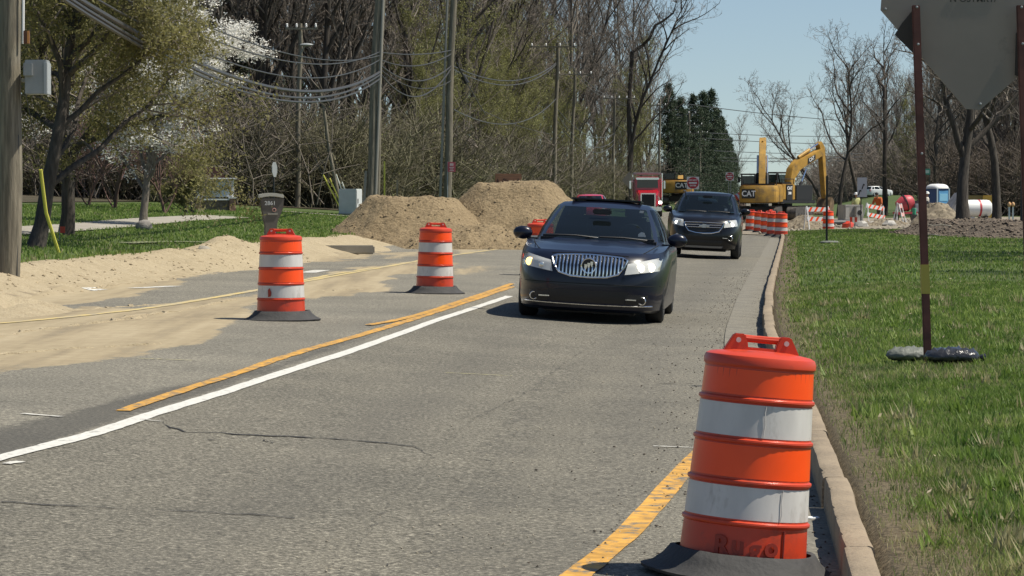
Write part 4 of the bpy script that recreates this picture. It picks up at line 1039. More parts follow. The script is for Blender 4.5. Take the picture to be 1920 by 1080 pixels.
# side decal of the nearer machine
k = MB().box((1.325, -1.0, 1.74), (.05, .62, .95), A).build('decal', m_mach, exB)
text('CAT', .27, m_white_l, 'decal_lettering', k, A @ T(1.352, -1.0, 1.98) @ RZ(R(90)) @ UP, .004, .008)
text('308', .22, m_white_l, 'decal_lettering', k, A @ T(1.352, -1.0, 1.68) @ RZ(R(90)) @ UP, .004, .008)
bC = [(.2, 1.5), (.7, 1.35), (2.0, 2.2), (4.2, 2.0), (4.3, 2.4), (2.0, 2.7)]
sC = dict(poly=[(4.0, 2.3), (4.5, 2.3), (5.3, .9), (5.0, .9)], cyl=[((.9, 1.4), (2.3, 2.2), -.34, .09)], bucket=(5.2, 1.1))
exC, A, b = excavator('yellow excavator parked far down the road beside the red truck', gnd(1272, 262, .6), R(4), R(4), bC, sC, sticker=False)
k = MB().box((0.3, -2.69, 1.75), (1.1, .05, .7), A).build('decal', m_mach, exC); text('CAT', .55, m_white_l, 'decal_lettering', k, A @ T(.3, -2.72, 1.75) @ UP, .004, .012)
# ================================================================== dirt piles
m_pile, n, tc, noise, ramp, mix, math_, attr, bump, final = nodes_of('dumped_soil', .97)
final(mix(.55, ramp(noise(1.6, 6, .65), [(.3, (.2, .148, .086)), (.65, (.335, .255, .15))]), ramp(noise(14, 5, .7), [(.34, (.065, .046, .028)), (.46, (.25, .185, .107)), (.7, (.4, .315, .19))])))
bump(noise(9, 7, .7), 1, .09)
def pile(name, label, ctr, lx, ly, h, flat, m, seed, cat='dirt', clod=.05, rz=0):
    nx, ny = 90, 60; X, Y = np.meshgrid(np.linspace(-1, 1, nx), np.linspace(-1, 1, ny))
    q = np.sqrt(np.abs(X)**2.4+np.abs(Y)**2.2)+.10*(fbm(X*3+9, Y*3+9, .8, seed)-.5)
    z = np.clip((1-q)/(1-flat), 0, 1)
    z = np.where(z > .85, .85+.15*(1-np.exp(-(z-.85)/.15))/(1-np.exp(-1)), z)
    z = z*h+(fbm(X*lx/2, Y*ly/2, .7, seed+3)-.5)*.26*sstep(0, .3, z)+(fbm(X*lx/2, Y*ly/2, .16, seed+7)-.5)*.1*(z > 0)-.08*(z <= 0)
    wx, wy = X*lx/2, Y*ly/2
    V = np.stack([wx, wy, z], -1).reshape(-1, 3); I = np.arange(nx*ny).reshape(ny, nx)
    Fq = np.stack([I[:-1, :-1], I[:-1, 1:], I[1:, 1:], I[1:, :-1]], -1).reshape(-1, 4)
    t = thing(name, label, cat, ctr, rz)
    mkobj('soil', npmesh('soil', V, Fq, m, True), m, t)
    rg = np.random.default_rng(seed); ok = np.argwhere(z > .02); pk = ok[rg.integers(0, len(ok), 600)]
    pts = np.stack([wx[pk[:, 0], pk[:, 1]], wy[pk[:, 0], pk[:, 1]], z[pk[:, 0], pk[:, 1]]], -1)+rg.normal(0, .03, (600, 3))*np.array([1, 1, 0])
    o = scatter_stones('clods', pts, clod*.15, clod*.85, MATS['clod_brown'], seed); o.parent = t
    return t
mat('clod_brown', (.22, .165, .1), .95, var=.4, vscale=7)
pile('dirt_pile', 'lower dumped dirt pile with a flat top, beside the utility cabinet', gnd(775, 77.5), 4.9, 5.6, 1.24, .38, m_pile, 3)
pile('dirt_pile', 'taller dumped dirt pile in front of the brown sign', gnd(968, 79), 5.2, 6.5, 1.68, .36, m_pile, 8)
pile('dirt_pile', 'low spill of dirt at the foot of the two tall dirt piles', gnd(880, 75.4), 5.0, 2.6, .62, .1, m_pile, 12)
pile('dirt_pile', 'grey-brown dirt mound in front of the portable toilet', gnd(1758, 150), 3.0, 4, 1.15, .2, mat('grey_soil', (.2, .165, .115), .97, var=.35, vscale=4, bump=.6, bscale=9), 18)
pile('dirt_pile', 'low heap of broken soil and rubble below the excavator bucket', gnd(1510, 140), 3.0, 3, .75, .1, MATS['grey_soil'], 19)
pile('dirt_pile', 'low ridge of excavated soil beside the barricades', gnd(1655, 150), 4.2, 3, .35, .1, MATS['grey_soil'], 22)
pile('dirt_pile', 'dark brown heap behind the drum row and beside the excavator', gnd(1386, 176), 1.4, 1.6, 1.25, .35, mat('dark_soil', (.075, .055, .045), .97, var=.3, vscale=4), 23)
# mulch bed under the park trees
def mulch(U, X, Y):
    q = np.sqrt(((X-17.6)/3.7)**2+((Y-106)/13.0)**2)
    e = sstep(0, .5, 1-q); return Hn(X, Y)+.42*e*(.45+1.1*fbm(X, Y, 1.6, 3))+.22*sstep(0, .12, 1-q)*(fbm(X, Y, .45, 13)-.4)-.06*(q > 1)
m_mul, n, tc, noise, ramp, mix, math_, attr, bump, final = nodes_of('mulch', .97)
final(mix(.5, ramp(noise(5, 6, .65), [(.3, (.04, .032, .024)), (.65, (.15, .12, .09))]), ramp(noise(11, 5, .75), [(.35, (.03, .024, .02)), (.52, (.13, .105, .08)), (.7, (.3, .25, .19))])))
bump(noise(18, 6), 1, .06)
sheet('mulch_bed', np.linspace(1.5, 13, 110), np.linspace(90, 122, 150), m_mul, zfun=mulch)
rg = np.random.default_rng(44); cy_ = 93+27*rg.random(5200); cx_ = 13.5+8*rg.random(5200); cz_ = mulch(None, cx_, cy_); qk = ((cx_-17.6)/3.7)**2+((cy_-106)/13.0)**2 < .95
scatter_stones('mulch_chips', np.stack([cx_, cy_, cz_], -1)[qk], .02, .09, mat('chip_brown', (.13, .1, .075), .95, var=.6, vscale=5), 45)
cy_ = 123+60*rg.random(1500); cu_ = -1+14*rg.random(1500); cx_ = cu_+xk(cy_)
scatter_stones('works_rubble', np.stack([cx_, cy_, Hn(cx_, cy_)+.06], -1), .02, .14, mat('rubble_grey', (.24, .21, .165), .95, var=.5, vscale=3), 46)
def hm(px, d):
    p = gnd(px, d); p.z = float(mulch(None, np.float64(p.x), np.float64(p.y))); return p

# ================================================================== trees
m_bark = mat('grey_bark', (.165, .14, .112), .95, var=.35, vscale=3, stretch=(6, 6, 1), bump=.6, bscale=14)
m_twig = mat('twig', (.19, .16, .132), .95)
m_twig2 = mat('olive_twig', (.15, .137, .082), .95)
m_twig3 = mat('pale_twig', (.165, .14, .114), .95)
m_bark2 = mat('dark_bark', (.065, .054, .044), .95, var=.35, vscale=3, stretch=(6, 6, 1), bump=.6, bscale=14)
def ortho(d, rr):
    a = d.orthogonal().normalized(); b = d.cross(a); q = rr.uniform(0, 2*math.pi); return a*math.cos(q)+b*math.sin(q)
def grow_tree(seed, h, r0, first=.25, n1=14, n2=6, n3=5, n4=4, spread=.9, l1=.42, up=.25, wob=.12, rmin=.008, droop=0, lean=(0, 0), forks=0, twigseg=2):
    rr = random.Random(seed); tr = MB(); tw = MB(); tips = []
    def path(p, d, L, k, wobv, upv):
        P = [p.copy()]; d = d.normalized()
        for i in range(k):
            d = (d+Vector((rr.gauss(0, wobv), rr.gauss(0, wobv), rr.gauss(0, wobv)+upv/k))).normalized(); P.append(P[-1]+d*L/k)
        return P
    def along(P, t):
        f = t*(len(P)-1); i = min(int(f), len(P)-2); return P[i].lerp(P[i+1], f-i), (P[i+1]-P[i]).normalized()
    def sub(P, r, L, lev):
        cnt = (n1, n2, n3, n4)[lev]
        for c in range(cnt):
            t = (first if lev == 0 else .2)+(1-(first if lev == 0 else .2))*((c+rr.random())/cnt)
            q, d = along(P, min(t, .999)); o = ortho(d, rr); sp = spread*rr.uniform(.6, 1.2)*(1.0 if lev else .95)
            dd = (d*.75+o*sp+Vector((0, 0, up*(1 if lev < 2 else .3)-droop*(lev >= 1)))).normalized()
            LL = L*(l1 if lev == 0 else (.5, .5, .5, .5)[lev])*rr.uniform(.6, 1.15)*((1.15-.6*t) if lev == 0 else (1.1-.4*t))
            ri = max(rmin, r*(.5 if lev == 0 else .45)*(1.05-.5*t))
            k = (6, 4, 3, twigseg)[lev]; PP = path(q, dd, LL, k, wob*(1+.4*lev), (.35-droop*1.5)*(1 if lev < 3 else .3))
            rs = [max(rmin*.6, ri*(1-.8*i/k)) for i in range(k+1)]
            (tr if lev < 1 else tw).tube(PP, rs, (6, 4, 3, 3)[lev], cap=False)
            if lev < 3: sub(PP, ri, LL, lev+1)
            else: tips.append(PP[-1]); tips.append(PP[len(PP)//2])
    tops = [(Vector((0, 0, -.2)), Vector((lean[0], lean[1], 1)), h, r0)]
    for p, d, L, r in tops:
        P = path(p, d, L, 10, wob*.5, .3); rs = [r*(1.25 if i == 0 else 1)*(1-.82*i/10) for i in range(11)]
        tr.tube(P, rs, 8, cap=False); sub(P, r, L, 0)
    if forks:
        q = P[forks[0]]
        for a in forks[1]:
            d = Vector((a[0], a[1], 1)); PP = path(q, d, L*a[2], 8, wob*.6, .3)
            tr.tube(PP, [r*.62*(1-.82*i/8) for i in range(9)], 7, cap=False); sub(PP, r*.62, L*a[2], 0)
    return tr, tw, tips
def leaf_mesh(name, tips, per, spread, size, m, seed, squash=1):
    rg = np.random.default_rng(seed); t = np.array([tuple(p) for p in tips]); n = len(t)*per
    c = np.repeat(t, per, 0)+rg.normal(0, spread, (n, 3))*np.array([1, 1, squash])
    a = rg.normal(0, 1, (n, 3)); a /= np.linalg.norm(a, axis=1)[:, None]; b = np.cross(a, rg.normal(0, 1, (n, 3))); b /= np.linalg.norm(b, axis=1)[:, None]+1e-9
    s = size*rg.uniform(.5, 1.3, (n, 1))
    V = np.stack([c-a*s, c+b*s*.5, c+a*s, c-b*s*.5], 1).reshape(-1, 3); Fq = np.arange(n*4).reshape(n, 4)
    return npmesh(name, V, Fq, m)
PROTO = {}
def tree_proto(key, label, barkm, twigm, name='bare_tree', leaves=None, **k):
    tr, tw, tips = grow_tree(**k)
    t = thing(name, label, 'tree', (0, 0, -500))
    tr.build('trunk', barkm, t, ang=60, recalc=False); c = tw.build('crown', twigm, t, ang=0, recalc=False)
    if leaves: mkobj('leaves', leaf_mesh('leaves', tips, *leaves), leaves[3], c)
    PROTO[key] = t; return t
used = set()
def plant(key, loc, rz, sc_, label=None, group=None, rot=None):
    if key not in used:
        used.add(key); t = PROTO[key]; t.location = loc; t.rotation_euler = rot or (0, 0, rz); t.scale = sc_ if hasattr(sc_, '__len__') else (sc_,)*3
        if label: t['label'] = label
        if group: t['group'] = group
        return t
    return dup(PROTO[key], loc, rz, label, group, sc_, rot)
def leafmat(name, c, tr=.35, var=.35, vs=1.5):
    m = mat(name, c, .7, var=var, vscale=vs); n = m.node_tree; pb = n.nodes['Principled BSDF']
    t = n.nodes.new('ShaderNodeBsdfTranslucent'); x = n.nodes.new('ShaderNodeMixShader'); x.inputs[0].default_value = tr
    n.links.new(pb.inputs['Base Color'].links[0].from_socket, t.inputs[0]); n.links.new(pb.outputs[0], x.inputs[1]); n.links.new(t.outputs[0], x.inputs[2]); n.links.new(x.outputs[0], n.nodes['Material Output'].inputs[0]); return m
m_bud = leafmat('spring_bud', (.23, .23, .08)); m_olive = leafmat('olive_needles', (.21, .195, .075), .5); m_needle = leafmat('dark_needles', (.045, .068, .035), .25)
m_blossom = leafmat('white_blossom', (.78, .76, .7), .3, .06); m_budpale = leafmat('pale_bud', (.3, .31, .12))
WOOD = 'bare grey-brown woodland tree in the wood behind the lawn and road'
for i in range(5):
    tree_proto(('wood', i), WOOD, m_bark if i % 2 else m_bark2, m_twig, seed=40+i, h=21+i % 3*2, r0=.17+.03*(i % 3), first=.16, n1=26, n2=7, n3=5, n4=4, spread=.8, l1=.27, up=.3, wob=.12, rmin=.010)
GREENW = 'woodland tree just coming into pale green leaf among the bare trees'
for i in range(2):
    tree_proto(('bud', i), GREENW, m_bark, m_twig2, seed=60+i, h=13+2*i, r0=.12, first=.12, n1=20, n2=6, n3=4, n4=3, spread=.8, l1=.34, up=.4, wob=.12, rmin=.010, name='budding_tree', leaves=(4, .16, .055, m_bud, 5+i))
rr = random.Random(99)
EDGE_PX = [-200, 0, 300, 600, 800, 950, 1050, 1150, 1210, 1240]; EDGE_D = [118, 118, 122, 128, 144, 182, 216, 262, 292, 320]
def edge_d(px): return float(np.interp(px, EDGE_PX, EDGE_D))
cnt = 0
for i in range(125):
    px = -140+1365*(i+rr.random())/125; dd = edge_d(px)+rr.choice((2, 8, 18, 32, 55))+rr.uniform(0, 14)
    p = gnd(px, dd); s = rr.uniform(.8, 1.15)*(1.0 if px < 900 else 1.0)
    if px > 1080: s *= .95
    plant(('wood', i % 5), p, rr.uniform(0, 6.28), (s, s, s*rr.uniform(.92, 1.1)), group='bare trees of the wood', label=('bare woodland tree in the wood behind the blossoming tree and sign wall' if px < 470 else 'bare woodland tree in the wood behind the mailbox and utility cabinet' if px < 690 else 'bare woodland tree in the wood behind the dirt piles' if px < 1000 else 'bare woodland tree in the wood behind the crossarm poles and red vehicles'))
for i in range(32):
    px = rr.choice((rr.uniform(740, 1000), rr.uniform(900, 1225), rr.uniform(840, 1225))); p = gnd(px, edge_d(px)-2+rr.uniform(0, 10)); s = rr.uniform(.5, .95)
    plant(('bud', i % 2), p, rr.uniform(0, 6.28), s, group='trees coming into leaf', label=('woodland tree coming into pale green leaf behind the dirt piles' if px < 1000 else 'woodland tree coming into pale green leaf behind the crossarm poles'))
p = gnd(1206, 262); plant(('bud', 1), p, 1.0, (1.0, 1.0, .86), label='pale yellow-green leafing tree at the right end of the wood, against the sky')
# big leaning tree whose limb reaches into the sky
tree_proto('limb', 'tall bare tree with a crooked limb reaching into the sky beyond the wood', m_bark2, m_twig, seed=77, h=19, r0=.22, first=.3, n1=16, n2=6, n3=5, n4=4, spread=.8, l1=.34, wob=.14, rmin=.012)
tp = gnd(1176, 250); plant('limb', tp, .4, 1.0)
lm = MB(); mq = [at(1185, 98, 250), at(1205, 85, 250), at(1218, 72, 249), at(1228, 48, 249), at(1245, 38, 249), at(1262, 25, 249), at(1268, 5, 249)]
lm.tube([Vector((.2, 0, -.2))]+[q-tp for q in [at(1181, 280, 250), at(1179, 200, 250), at(1183, 140, 250)]+mq], [.24, .22, .2, .19, .17, .15, .14, .12, .1, .07, .03], 7, cap=False)
lmt = bpy.data.objects[[o.name for o in col.objects if o.get('label', '').startswith('tall bare tree with a crooked')][0]]
lb = lm.build('limb', m_bark2, lmt); lb.matrix_parent_inverse = Matrix.Rotation(-.4, 4, 'Z')
tw = MB(); r2 = random.Random(3)
for q in mq[1:]:
    for k in range(7):
        d = Vector((r2.gauss(.3, .5), r2.gauss(0, .4), r2.gauss(.4, .5))).normalized(); a = q-tp; P = [a]
        for _ in range(4): d = (d+Vector((r2.gauss(0, .3), r2.gauss(0, .3), r2.gauss(.05, .3)))).normalized(); P.append(P[-1]+d*.35)
        tw.tube(P, [.03, .024, .018, .013, .01], 3, cap=False)
        for m_ in range(5):
            s0 = P[r2.randint(1, 4)]; e = Vector((r2.gauss(.1, .5), r2.gauss(0, .4), r2.gauss(.3, .5))).normalized(); tw.tube([s0, s0+e*.35, s0+e*.35+Vector((r2.gauss(0, .2), 0, r2.gauss(.1, .2)))], [.012, .01, .007], 3, cap=False)
tb = tw.build('twigs', m_twig, lmt, ang=0, recalc=False); tb.matrix_parent_inverse = Matrix.Rotation(-.4, 4, 'Z')
# ---- undergrowth: stuff nobody could count
def brush(seed, h, n, sub):
    rr = random.Random(seed); mb = MB()
    for i in range(n):
        p = Vector((rr.gauss(0, .9), rr.gauss(0, .9), 0)); d = Vector((rr.gauss(0, .32), rr.gauss(0, .32), 1)); L = h*rr.uniform(.5, 1.1); P = [p]
        for k in range(4): d = (d+Vector((rr.gauss(0, .16), rr.gauss(0, .16), rr.gauss(0, .1)))).normalized(); P.append(P[-1]+d*L/4)
        mb.tube(P, [.018, .015, .012, .010, .007], 3, cap=False)
        for k in range(sub):
            q = P[rr.randint(1, 3)]; e = Vector((rr.gauss(0, .6), rr.gauss(0, .6), rr.uniform(.1, .9))).normalized(); l = L*rr.uniform(.15, .35)
            mb.tube([q, q+e*l*.5, q+e*l+Vector((0, 0, rr.uniform(-.1, .15)))], [.012, .010, .007], 3, cap=False)
    V = np.array(mb.v); F4 = np.array(mb.f); return V, F4
BR = [brush(5+i, 4.2, 30, 13) for i in range(4)]
def brush_mass(name, spots, m, leafm, lsize, lper, seed, hs=1.0):
    VV = []; FF = []; o = 0; rg = np.random.default_rng(seed); tips = []
    for i, p in enumerate(spots):
        V, F4 = BR[i % 4]; a = rg.uniform(0, 6.28); s = rg.uniform(.6, 1.3)*hs; c, d = math.cos(a), math.sin(a)
        W = np.stack([(V[:, 0]*c-V[:, 1]*d)*1.3*s, (V[:, 0]*d+V[:, 1]*c)*1.3*s, V[:, 2]*s], -1)+np.array(p); VV.append(W); FF.append(F4+o); o += len(V)
        if lper: tips.append(W[rg.integers(0, len(W), lper)])
    ob = mkobj(name, npmesh(name, np.concatenate(VV), np.concatenate(FF), m), m); ob['kind'] = 'stuff'
    if lper:
        lo = mkobj('undergrowth_leaves', leaf_mesh('undergrowth_leaves', np.concatenate(tips), 1, .08, lsize, leafm, seed), leafm); lo['kind'] = 'stuff'
rr = random.Random(17)
sp1 = []
for i in range(190):
    px = -120+1360*rr.random(); d = edge_d(px)-2+abs(rr.gauss(0, 9)); sp1.append(tuple(gnd(px, d)))
brush_mass('undergrowth', sp1[:110], m_twig2, m_bud, .045, 260, 4)
brush_mass('undergrowth', sp1[110:], m_twig3, m_olive, .045, 60, 5, 1.15)
sp2 = [tuple(gnd(rr.uniform(430, 1230), 0 or (edge_d(700)+rr.uniform(-6, 8)))) if False else tuple(gnd(q, edge_d(q)-2+rr.uniform(0, 6))) for q in [rr.uniform(600, 1235) for _ in range(60)]]
brush_mass('undergrowth', sp2, m_twig2, m_budpale, .05, 420, 6, .85)
# ---- conifers far along the road and up on the left
def conifer(seed, h):
    rr = random.Random(seed); tr = MB(); tr.tube([(0, 0, -.2), (0, 0, h*.5), (0, 0, h)], [.2, .12, .02], 8, cap=False); tips = []; tw = MB()
    for i in range(150):
        z = h*(.06+.92*(i/150)); L = (1-z/h)**.75*h*.23*rr.uniform(.35, 1.25)+.15; a = rr.uniform(0, 6.28)
        e = Vector((math.cos(a)*L, math.sin(a)*L, -L*.22+L*.1*rr.random())); tw.tube([(0, 0, z), Vector((0, 0, z))+e*.5, Vector((0, 0, z))+e+Vector((0, 0, .12*L))], [.03, .02, .01], 3, cap=False)
        for k in range(14):
            t = rr.uniform(.2, 1.05); tips.append(Vector((0, 0, z))+e*t+Vector((rr.gauss(0, .14*L), rr.gauss(0, .14*L), rr.gauss(-.1, .12))))
    return tr, tw, tips
for i in range(2):
    tr, tw, tips = conifer(300+i, 14)
    t = thing('evergreen_tree', 'dark evergreen tree', 'tree', (0, 0, -500)); tr.build('trunk', m_bark2, t, recalc=False)
    c = tw.build('crown', m_bark2, t, ang=0, recalc=False); mkobj('needles', leaf_mesh('needles', tips, 8, .13, .1, m_needle, 9+i), m_needle, c); PROTO[('con', i)] = t
CON = 'dark evergreen tree in the row along the road beyond the wood'
for i, (px, d, top) in enumerate([(1252, 300, 152), (1276, 320, 178), (1300, 345, 172), (1318, 385, 168), (1333, 416, 163), (1352, 469, 215), (1360, 490, 240), (1345, 450, 200), (1370, 558, 255), (1318, 420, 190), (1285, 400, 200), (1264, 390, 185), (1378, 620, 285), (1366, 540, 262)]):
    g = gnd(px, d); hgt = CAMZ+(370-top)/F*d-g.z; plant(('con', i % 2), g, i*1.3, (hgt/14*.98, hgt/14*.98, hgt/14), label=CON, group='evergreens along the road')
plant(('con', 0), gnd(432, 150), 2.0, (1.5, 1.5, 1.25), label='tall dark evergreen rising behind the blossoming tree')
plant(('con', 1), gnd(395, 160), 2.0, (1.4, 1.4, 1.15), label='slimmer dark evergreen standing left of the tall evergreen')
# ---- garden trees on the left lawn
tree_proto('yew', 'broad olive-brown tree with a dark forked trunk beside the wooden pole and cabinet', m_bark2, m_twig, seed=21, h=6.2, r0=.15, first=.2, n1=18, n2=7, n3=5, n4=4, spread=1.15, l1=.72, up=.12, wob=.17, rmin=.007, droop=.24, lean=(.2, 0), name='garden_tree', leaves=(14, .13, .038, m_olive, 3))
plant('yew', gnd(62, 51), .3, 1.0)
tree_proto('yew2', 'olive-brown tree with a short thick trunk standing on the lawn by the path', m_bark2, m_twig, seed=27, h=6.4, r0=.18, first=.24, n1=20, n2=7, n3=5, n4=4, spread=1.15, l1=.72, up=.12, wob=.17, rmin=.007, droop=.22, name='garden_tree', leaves=(15, .14, .04, m_olive, 4))
plant('yew2', gnd(122, 60), 2.1, (.92, .92, 1.0))
tree_proto('white', 'wide tree covered in white blossom behind the olive-brown trees', m_bark, m_twig, seed=31, h=7.6, r0=.13, first=.2, n1=20, n2=7, n3=5, n4=4, spread=1.05, l1=.62, droop=.08, up=.2, wob=.14, rmin=.008, name='blossom_tree', leaves=(7, .10, .048, m_blossom, 6))
plant('white', gnd(268, 72), .5, (.86, .86, .6))
tree_proto('rbush', 'leafless reddish-brown shrub on the lawn in front of the sign wall', mat('red_bark', (.12, .07, .055), .9), mat('red_twig', (.15, .09, .075), .95), seed=35, h=2.6, r0=.05, first=.05, n1=18, n2=7, n3=5, n4=4, spread=1.1, l1=.9, up=.35, wob=.16, rmin=.006, name='shrub')
plant('rbush', gnd(310, 92), .2, 1.1, label='leafless reddish-brown shrub on the lawn left of the sign wall'); plant('rbush', gnd(215, 96), 1.9, 1.35, label='wide leafless reddish shrub behind the path'); plant('rbush', gnd(165, 99), 3.0, 1.2, label='leafless shrub between the two olive-brown tree trunks')
for o in list(col.objects):
    if o.get('category') == 'tree' and o.name.startswith('shrub'): o['category'] = 'shrub'
tree_proto('gbush', 'low green-leaved bush growing in front of the sign wall', m_bark2, m_twig2, seed=36, h=1.5, r0=.04, first=.05, n1=14, n2=6, n3=4, n4=3, spread=1.0, l1=.8, up=.4, wob=.16, rmin=.006, name='bush', leaves=(5, .07, .035, m_olive, 8))
PROTO['gbush']['category'] = 'bush'; plant('gbush', gnd(362, 95), .2, 1.0); plant('gbush', gnd(352, 93), 2.2, .9, label='smaller green-leaved bush left of the sign wall')
# ---- right side: park trees on the mulch, bare trees by the works, woods behind
tree_proto('park', 'bare spreading tree with a forked trunk on the mulch bed', m_bark2, m_twig3, seed=51, h=8.5, r0=.25, first=.32, n1=12, n2=7, n3=5, n4=4, spread=1.1, l1=.6, up=.2, wob=.15, rmin=.009, name='park_tree', forks=(3, [(.5, .1, .55), (-.55, 0, .6)]))
plant('park', hm(1806, 112), .6, 1.0)
tree_proto('park2', 'slimmer bare tree behind the forked one on the mulch bed', m_bark2, m_twig3, seed=54, h=9.5, r0=.2, first=.35, n1=13, n2=7, n3=5, n4=4, spread=1.0, l1=.5, up=.25, wob=.13, rmin=.009, name='park_tree')
plant('park2', hm(1868, 116), 1.6, 1.0)
tree_proto('sky1', 'tall bare tree standing against the sky right of the excavators', m_bark2, m_twig, seed=57, h=12.5, r0=.2, first=.34, n1=9, n2=7, n3=6, n4=4, spread=.95, l1=.58, up=.3, wob=.19, rmin=.012)
plant('sky1', gnd(1572, 232), .3, 1.0)
tree_proto('sky2', 'leaning bare tree whose boughs spread over the excavator arm', m_bark2, m_twig, seed=58, h=10.5, r0=.17, first=.3, n1=9, n2=7, n3=6, n4=4, spread=.95, l1=.55, up=.4, wob=.18, rmin=.012, lean=(-.3, 0))
plant('sky2', gnd(1556, 236), .0, 1.0)
plant('sky1', gnd(1612, 246), 2.3, .98, label='tall bare tree beside the lane sign, crown against the sky')
plant('limb', gnd(1660, 235), 2.0, .78, label='bare tree behind the diamond sign post')
WR = 'bare tree in the brown wood behind the portable toilet'
for i in range(64):
    px = 1600+400*(i+rr.random())/64; p = gnd(px, (215 if px > 1735 else 535)+rr.choice((0, 15, 35, 60))+rr.uniform(0, 15)); s = rr.uniform(.6, .8)*(1 if px > 1735 else 1.25)
    plant(('wood', i % 5), p, rr.uniform(0, 6.28), s, label=WR, group='bare trees of the right-hand wood')
brush_mass('undergrowth', [tuple(gnd(rr.uniform(1800, 2010), 214+rr.uniform(0, 45))) for _ in range(110)], mat('brown_twig', (.125, .1, .078), .95), m_olive, .05, 60, 8, 1.35)
brush_mass('undergrowth', [tuple(gnd(rr.uniform(1560, 1830), 515+rr.uniform(0, 60))) for _ in range(90)], m_twig, m_olive, .08, 60, 9, 2.2)
for i, (px, s) in enumerate(((1690, .7), (1900, .8))): plant(('bud', i % 2), gnd(px, 240), i, s, label='tree with a faint yellow-green haze of buds behind the diamond sign', group='budding trees on the right')
# park trees beyond the right edge of the frame, whose shadows streak the lawn
for i, (x_, d_) in enumerate(((13.6, 52), (15.2, 61), (16.6, 70), (18.2, 79), (19.8, 88), (14.5, 66))):
    plant(('park', 'park2')[i % 2], Vector((x_, d_, H(x_, d_))), i*1.3, 1.0, label='bare park tree on the lawn beyond the lamp pole, shading the grass', group='park trees shading the lawn')
# woods closing the far end of the road
for i in range(26):
    px = 1230+330*(i+rr.random())/26; d = 620+rr.uniform(0, 80)
    if 1385 < px < 1545: continue
    plant(('wood', i % 5), gnd(px, d), rr.uniform(0, 6.28), rr.uniform(.7, .95), label='far bare tree at the end of the road', group='far trees at the end of the road')
for i, px in enumerate((1395, 1410, 1430, 1452, 1470, 1490, 1512, 1530)):
    plant(('wood', i % 5), gnd(px, 900+rr.uniform(0, 80)), rr.uniform(0, 6.28), rr.uniform(.3, .45), label='low far tree where the road meets the sky', group='low trees on the horizon')
for k, t in PROTO.items():
    if k not in used:
        for c in list(t.children_recursive): bpy.data.objects.remove(c)
        bpy.data.objects.remove(t)
# ================================================================== utility poles, wires
m_pole = mat('weathered_pole', (.2, .175, .13), .95, var=.3, vscale=3, stretch=(8, 8, .6), bump=.6, bscale=16, wear=(.09, .085, .06), wlo=.5, whi=.7, wscale=2)
m_cond = mat('conduit_pvc', (.27, .255, .22), .9); m_ins = mat('porcelain', (.75, .74, .72), .25); m_wire = mat('cable_black', (.05, .048, .046), .5)
m_gal = mat('galvanised', (.27, .285, .285), .55, var=.1, vscale=3)
POLES = {}
def pole(key, label, px0, d, px1, py1, r, arms=(), conduit=None, insul=True):
    b = gnd(px0, d, -.3); tpt = at(px1, py1, d); t = thing('utility_pole', label, 'utility pole', b); v = tpt-b
    MB().tube([v*q+Vector((.03*math.sin(q*9), 0, 0))*(0 < q < 1) for q in np.linspace(0, 1, 10)], [r*(1.0-.28*q) for q in np.linspace(0, 1, 10)], 12).build('shaft', m_pole, t)
    POLES[key] = (b, tpt)
    for (pyy, x0, x1, n) in arms:
        q = (pyy-(540-F*0))/1; c = at(px1+(px0-px1)*0, pyy, d); f = (c.z-b.z)/v.z; c = b+v*f
        a = at(x0, pyy, d)-b; e = at(x1, pyy, d)-b; a.z = e.z = (c-b).z
        ar = MB().tube([a+Vector((0, -r, 0)), e+Vector((0, -r, 0))], .055, 4).build('crossarm', m_pole, t, ang=0)
        for k in range(n):
            p = a.lerp(e, (k+.2)/(n-.6)); MB().lathe([(.03, 0), (.055, .05), (.035, .09), (.05, .13), (.02, .17)], 8, T(p.x, p.y-r, p.z+.05)).build('insulator', m_ins, ar)
    for (off, z0, z1, cr, m) in (conduit or ()):
        MB().tube([v*(z0/v.z)+Vector((off, -r*.5, 0)), v*(z1/v.z)+Vector((off*.85, -r*.5, 0))], cr, 8).build('conduit', m, t)
    return t
p1 = pole('p1', 'thick wooden pole carrying a grey equipment cabinet, at the edge of the sand', 12, 40.5, 32, -420, .17, conduit=[(.15, .2, 2.2, .012, m_wire), (.17, 3.45, 5.2, .02, m_ins)])
b = POLES['p1'][0]
ec = thing('equipment_cabinet', 'grey metal equipment cabinet strapped to the thick wooden pole', 'cabinet', at(66, 145, 40.4)-Vector((0, 0, .24)))
MB().box((.03, 0, .24), (.3, .3, .47)).build('case', m_gal, ec, bevel=.01)
MB().box((.168, -.01, .22), (.05, .34, .44)).build('door', mat('light_grey_paint', (.36, .38, .38), .5), ec, bevel=.008)
MB().box((-.07, -.17, .34), (.13, .05, .18)).build('meter_box', m_gal, ec, bevel=.01)
MB().box((-.12, .04, .2), (.12, .2, .05)).build('bracket', m_cond, ec)
ob = thing('orange_box', 'small orange-brown box fixed to the thick wooden pole above the grey cabinet', 'box', at(50, 70, 40.3)-Vector((0, 0, .09)))
MB().box((0, 0, .09), (.075, .1, .18)).build('case', mat('brown_paint', (.12, .045, .02), .6), ob, bevel=.005); MB().box((.03, -.052, .09), (.03, .01, .17)).build('cover', mat('orange_paint', (.6, .26, .07), .5), ob)
pole('p2', 'tall wooden pole with a bundle of cables and grey conduits behind the dirt pile', 692, 107, 714, -120, .17, conduit=[(-.22, .3, 2.0, .05, m_cond), (.2, .3, 11, .055, m_cond)])
pole('p2b', 'slender wooden pole standing close against the tall one behind the dirt pile', 704, 108, 722, -120, .1)
pole('p3', 'tall wooden pole with a long pale conduit and a red notice beside it', 836, 115, 854, -120, .165, conduit=[(-.26, .5, 9.5, .05, m_cond)])
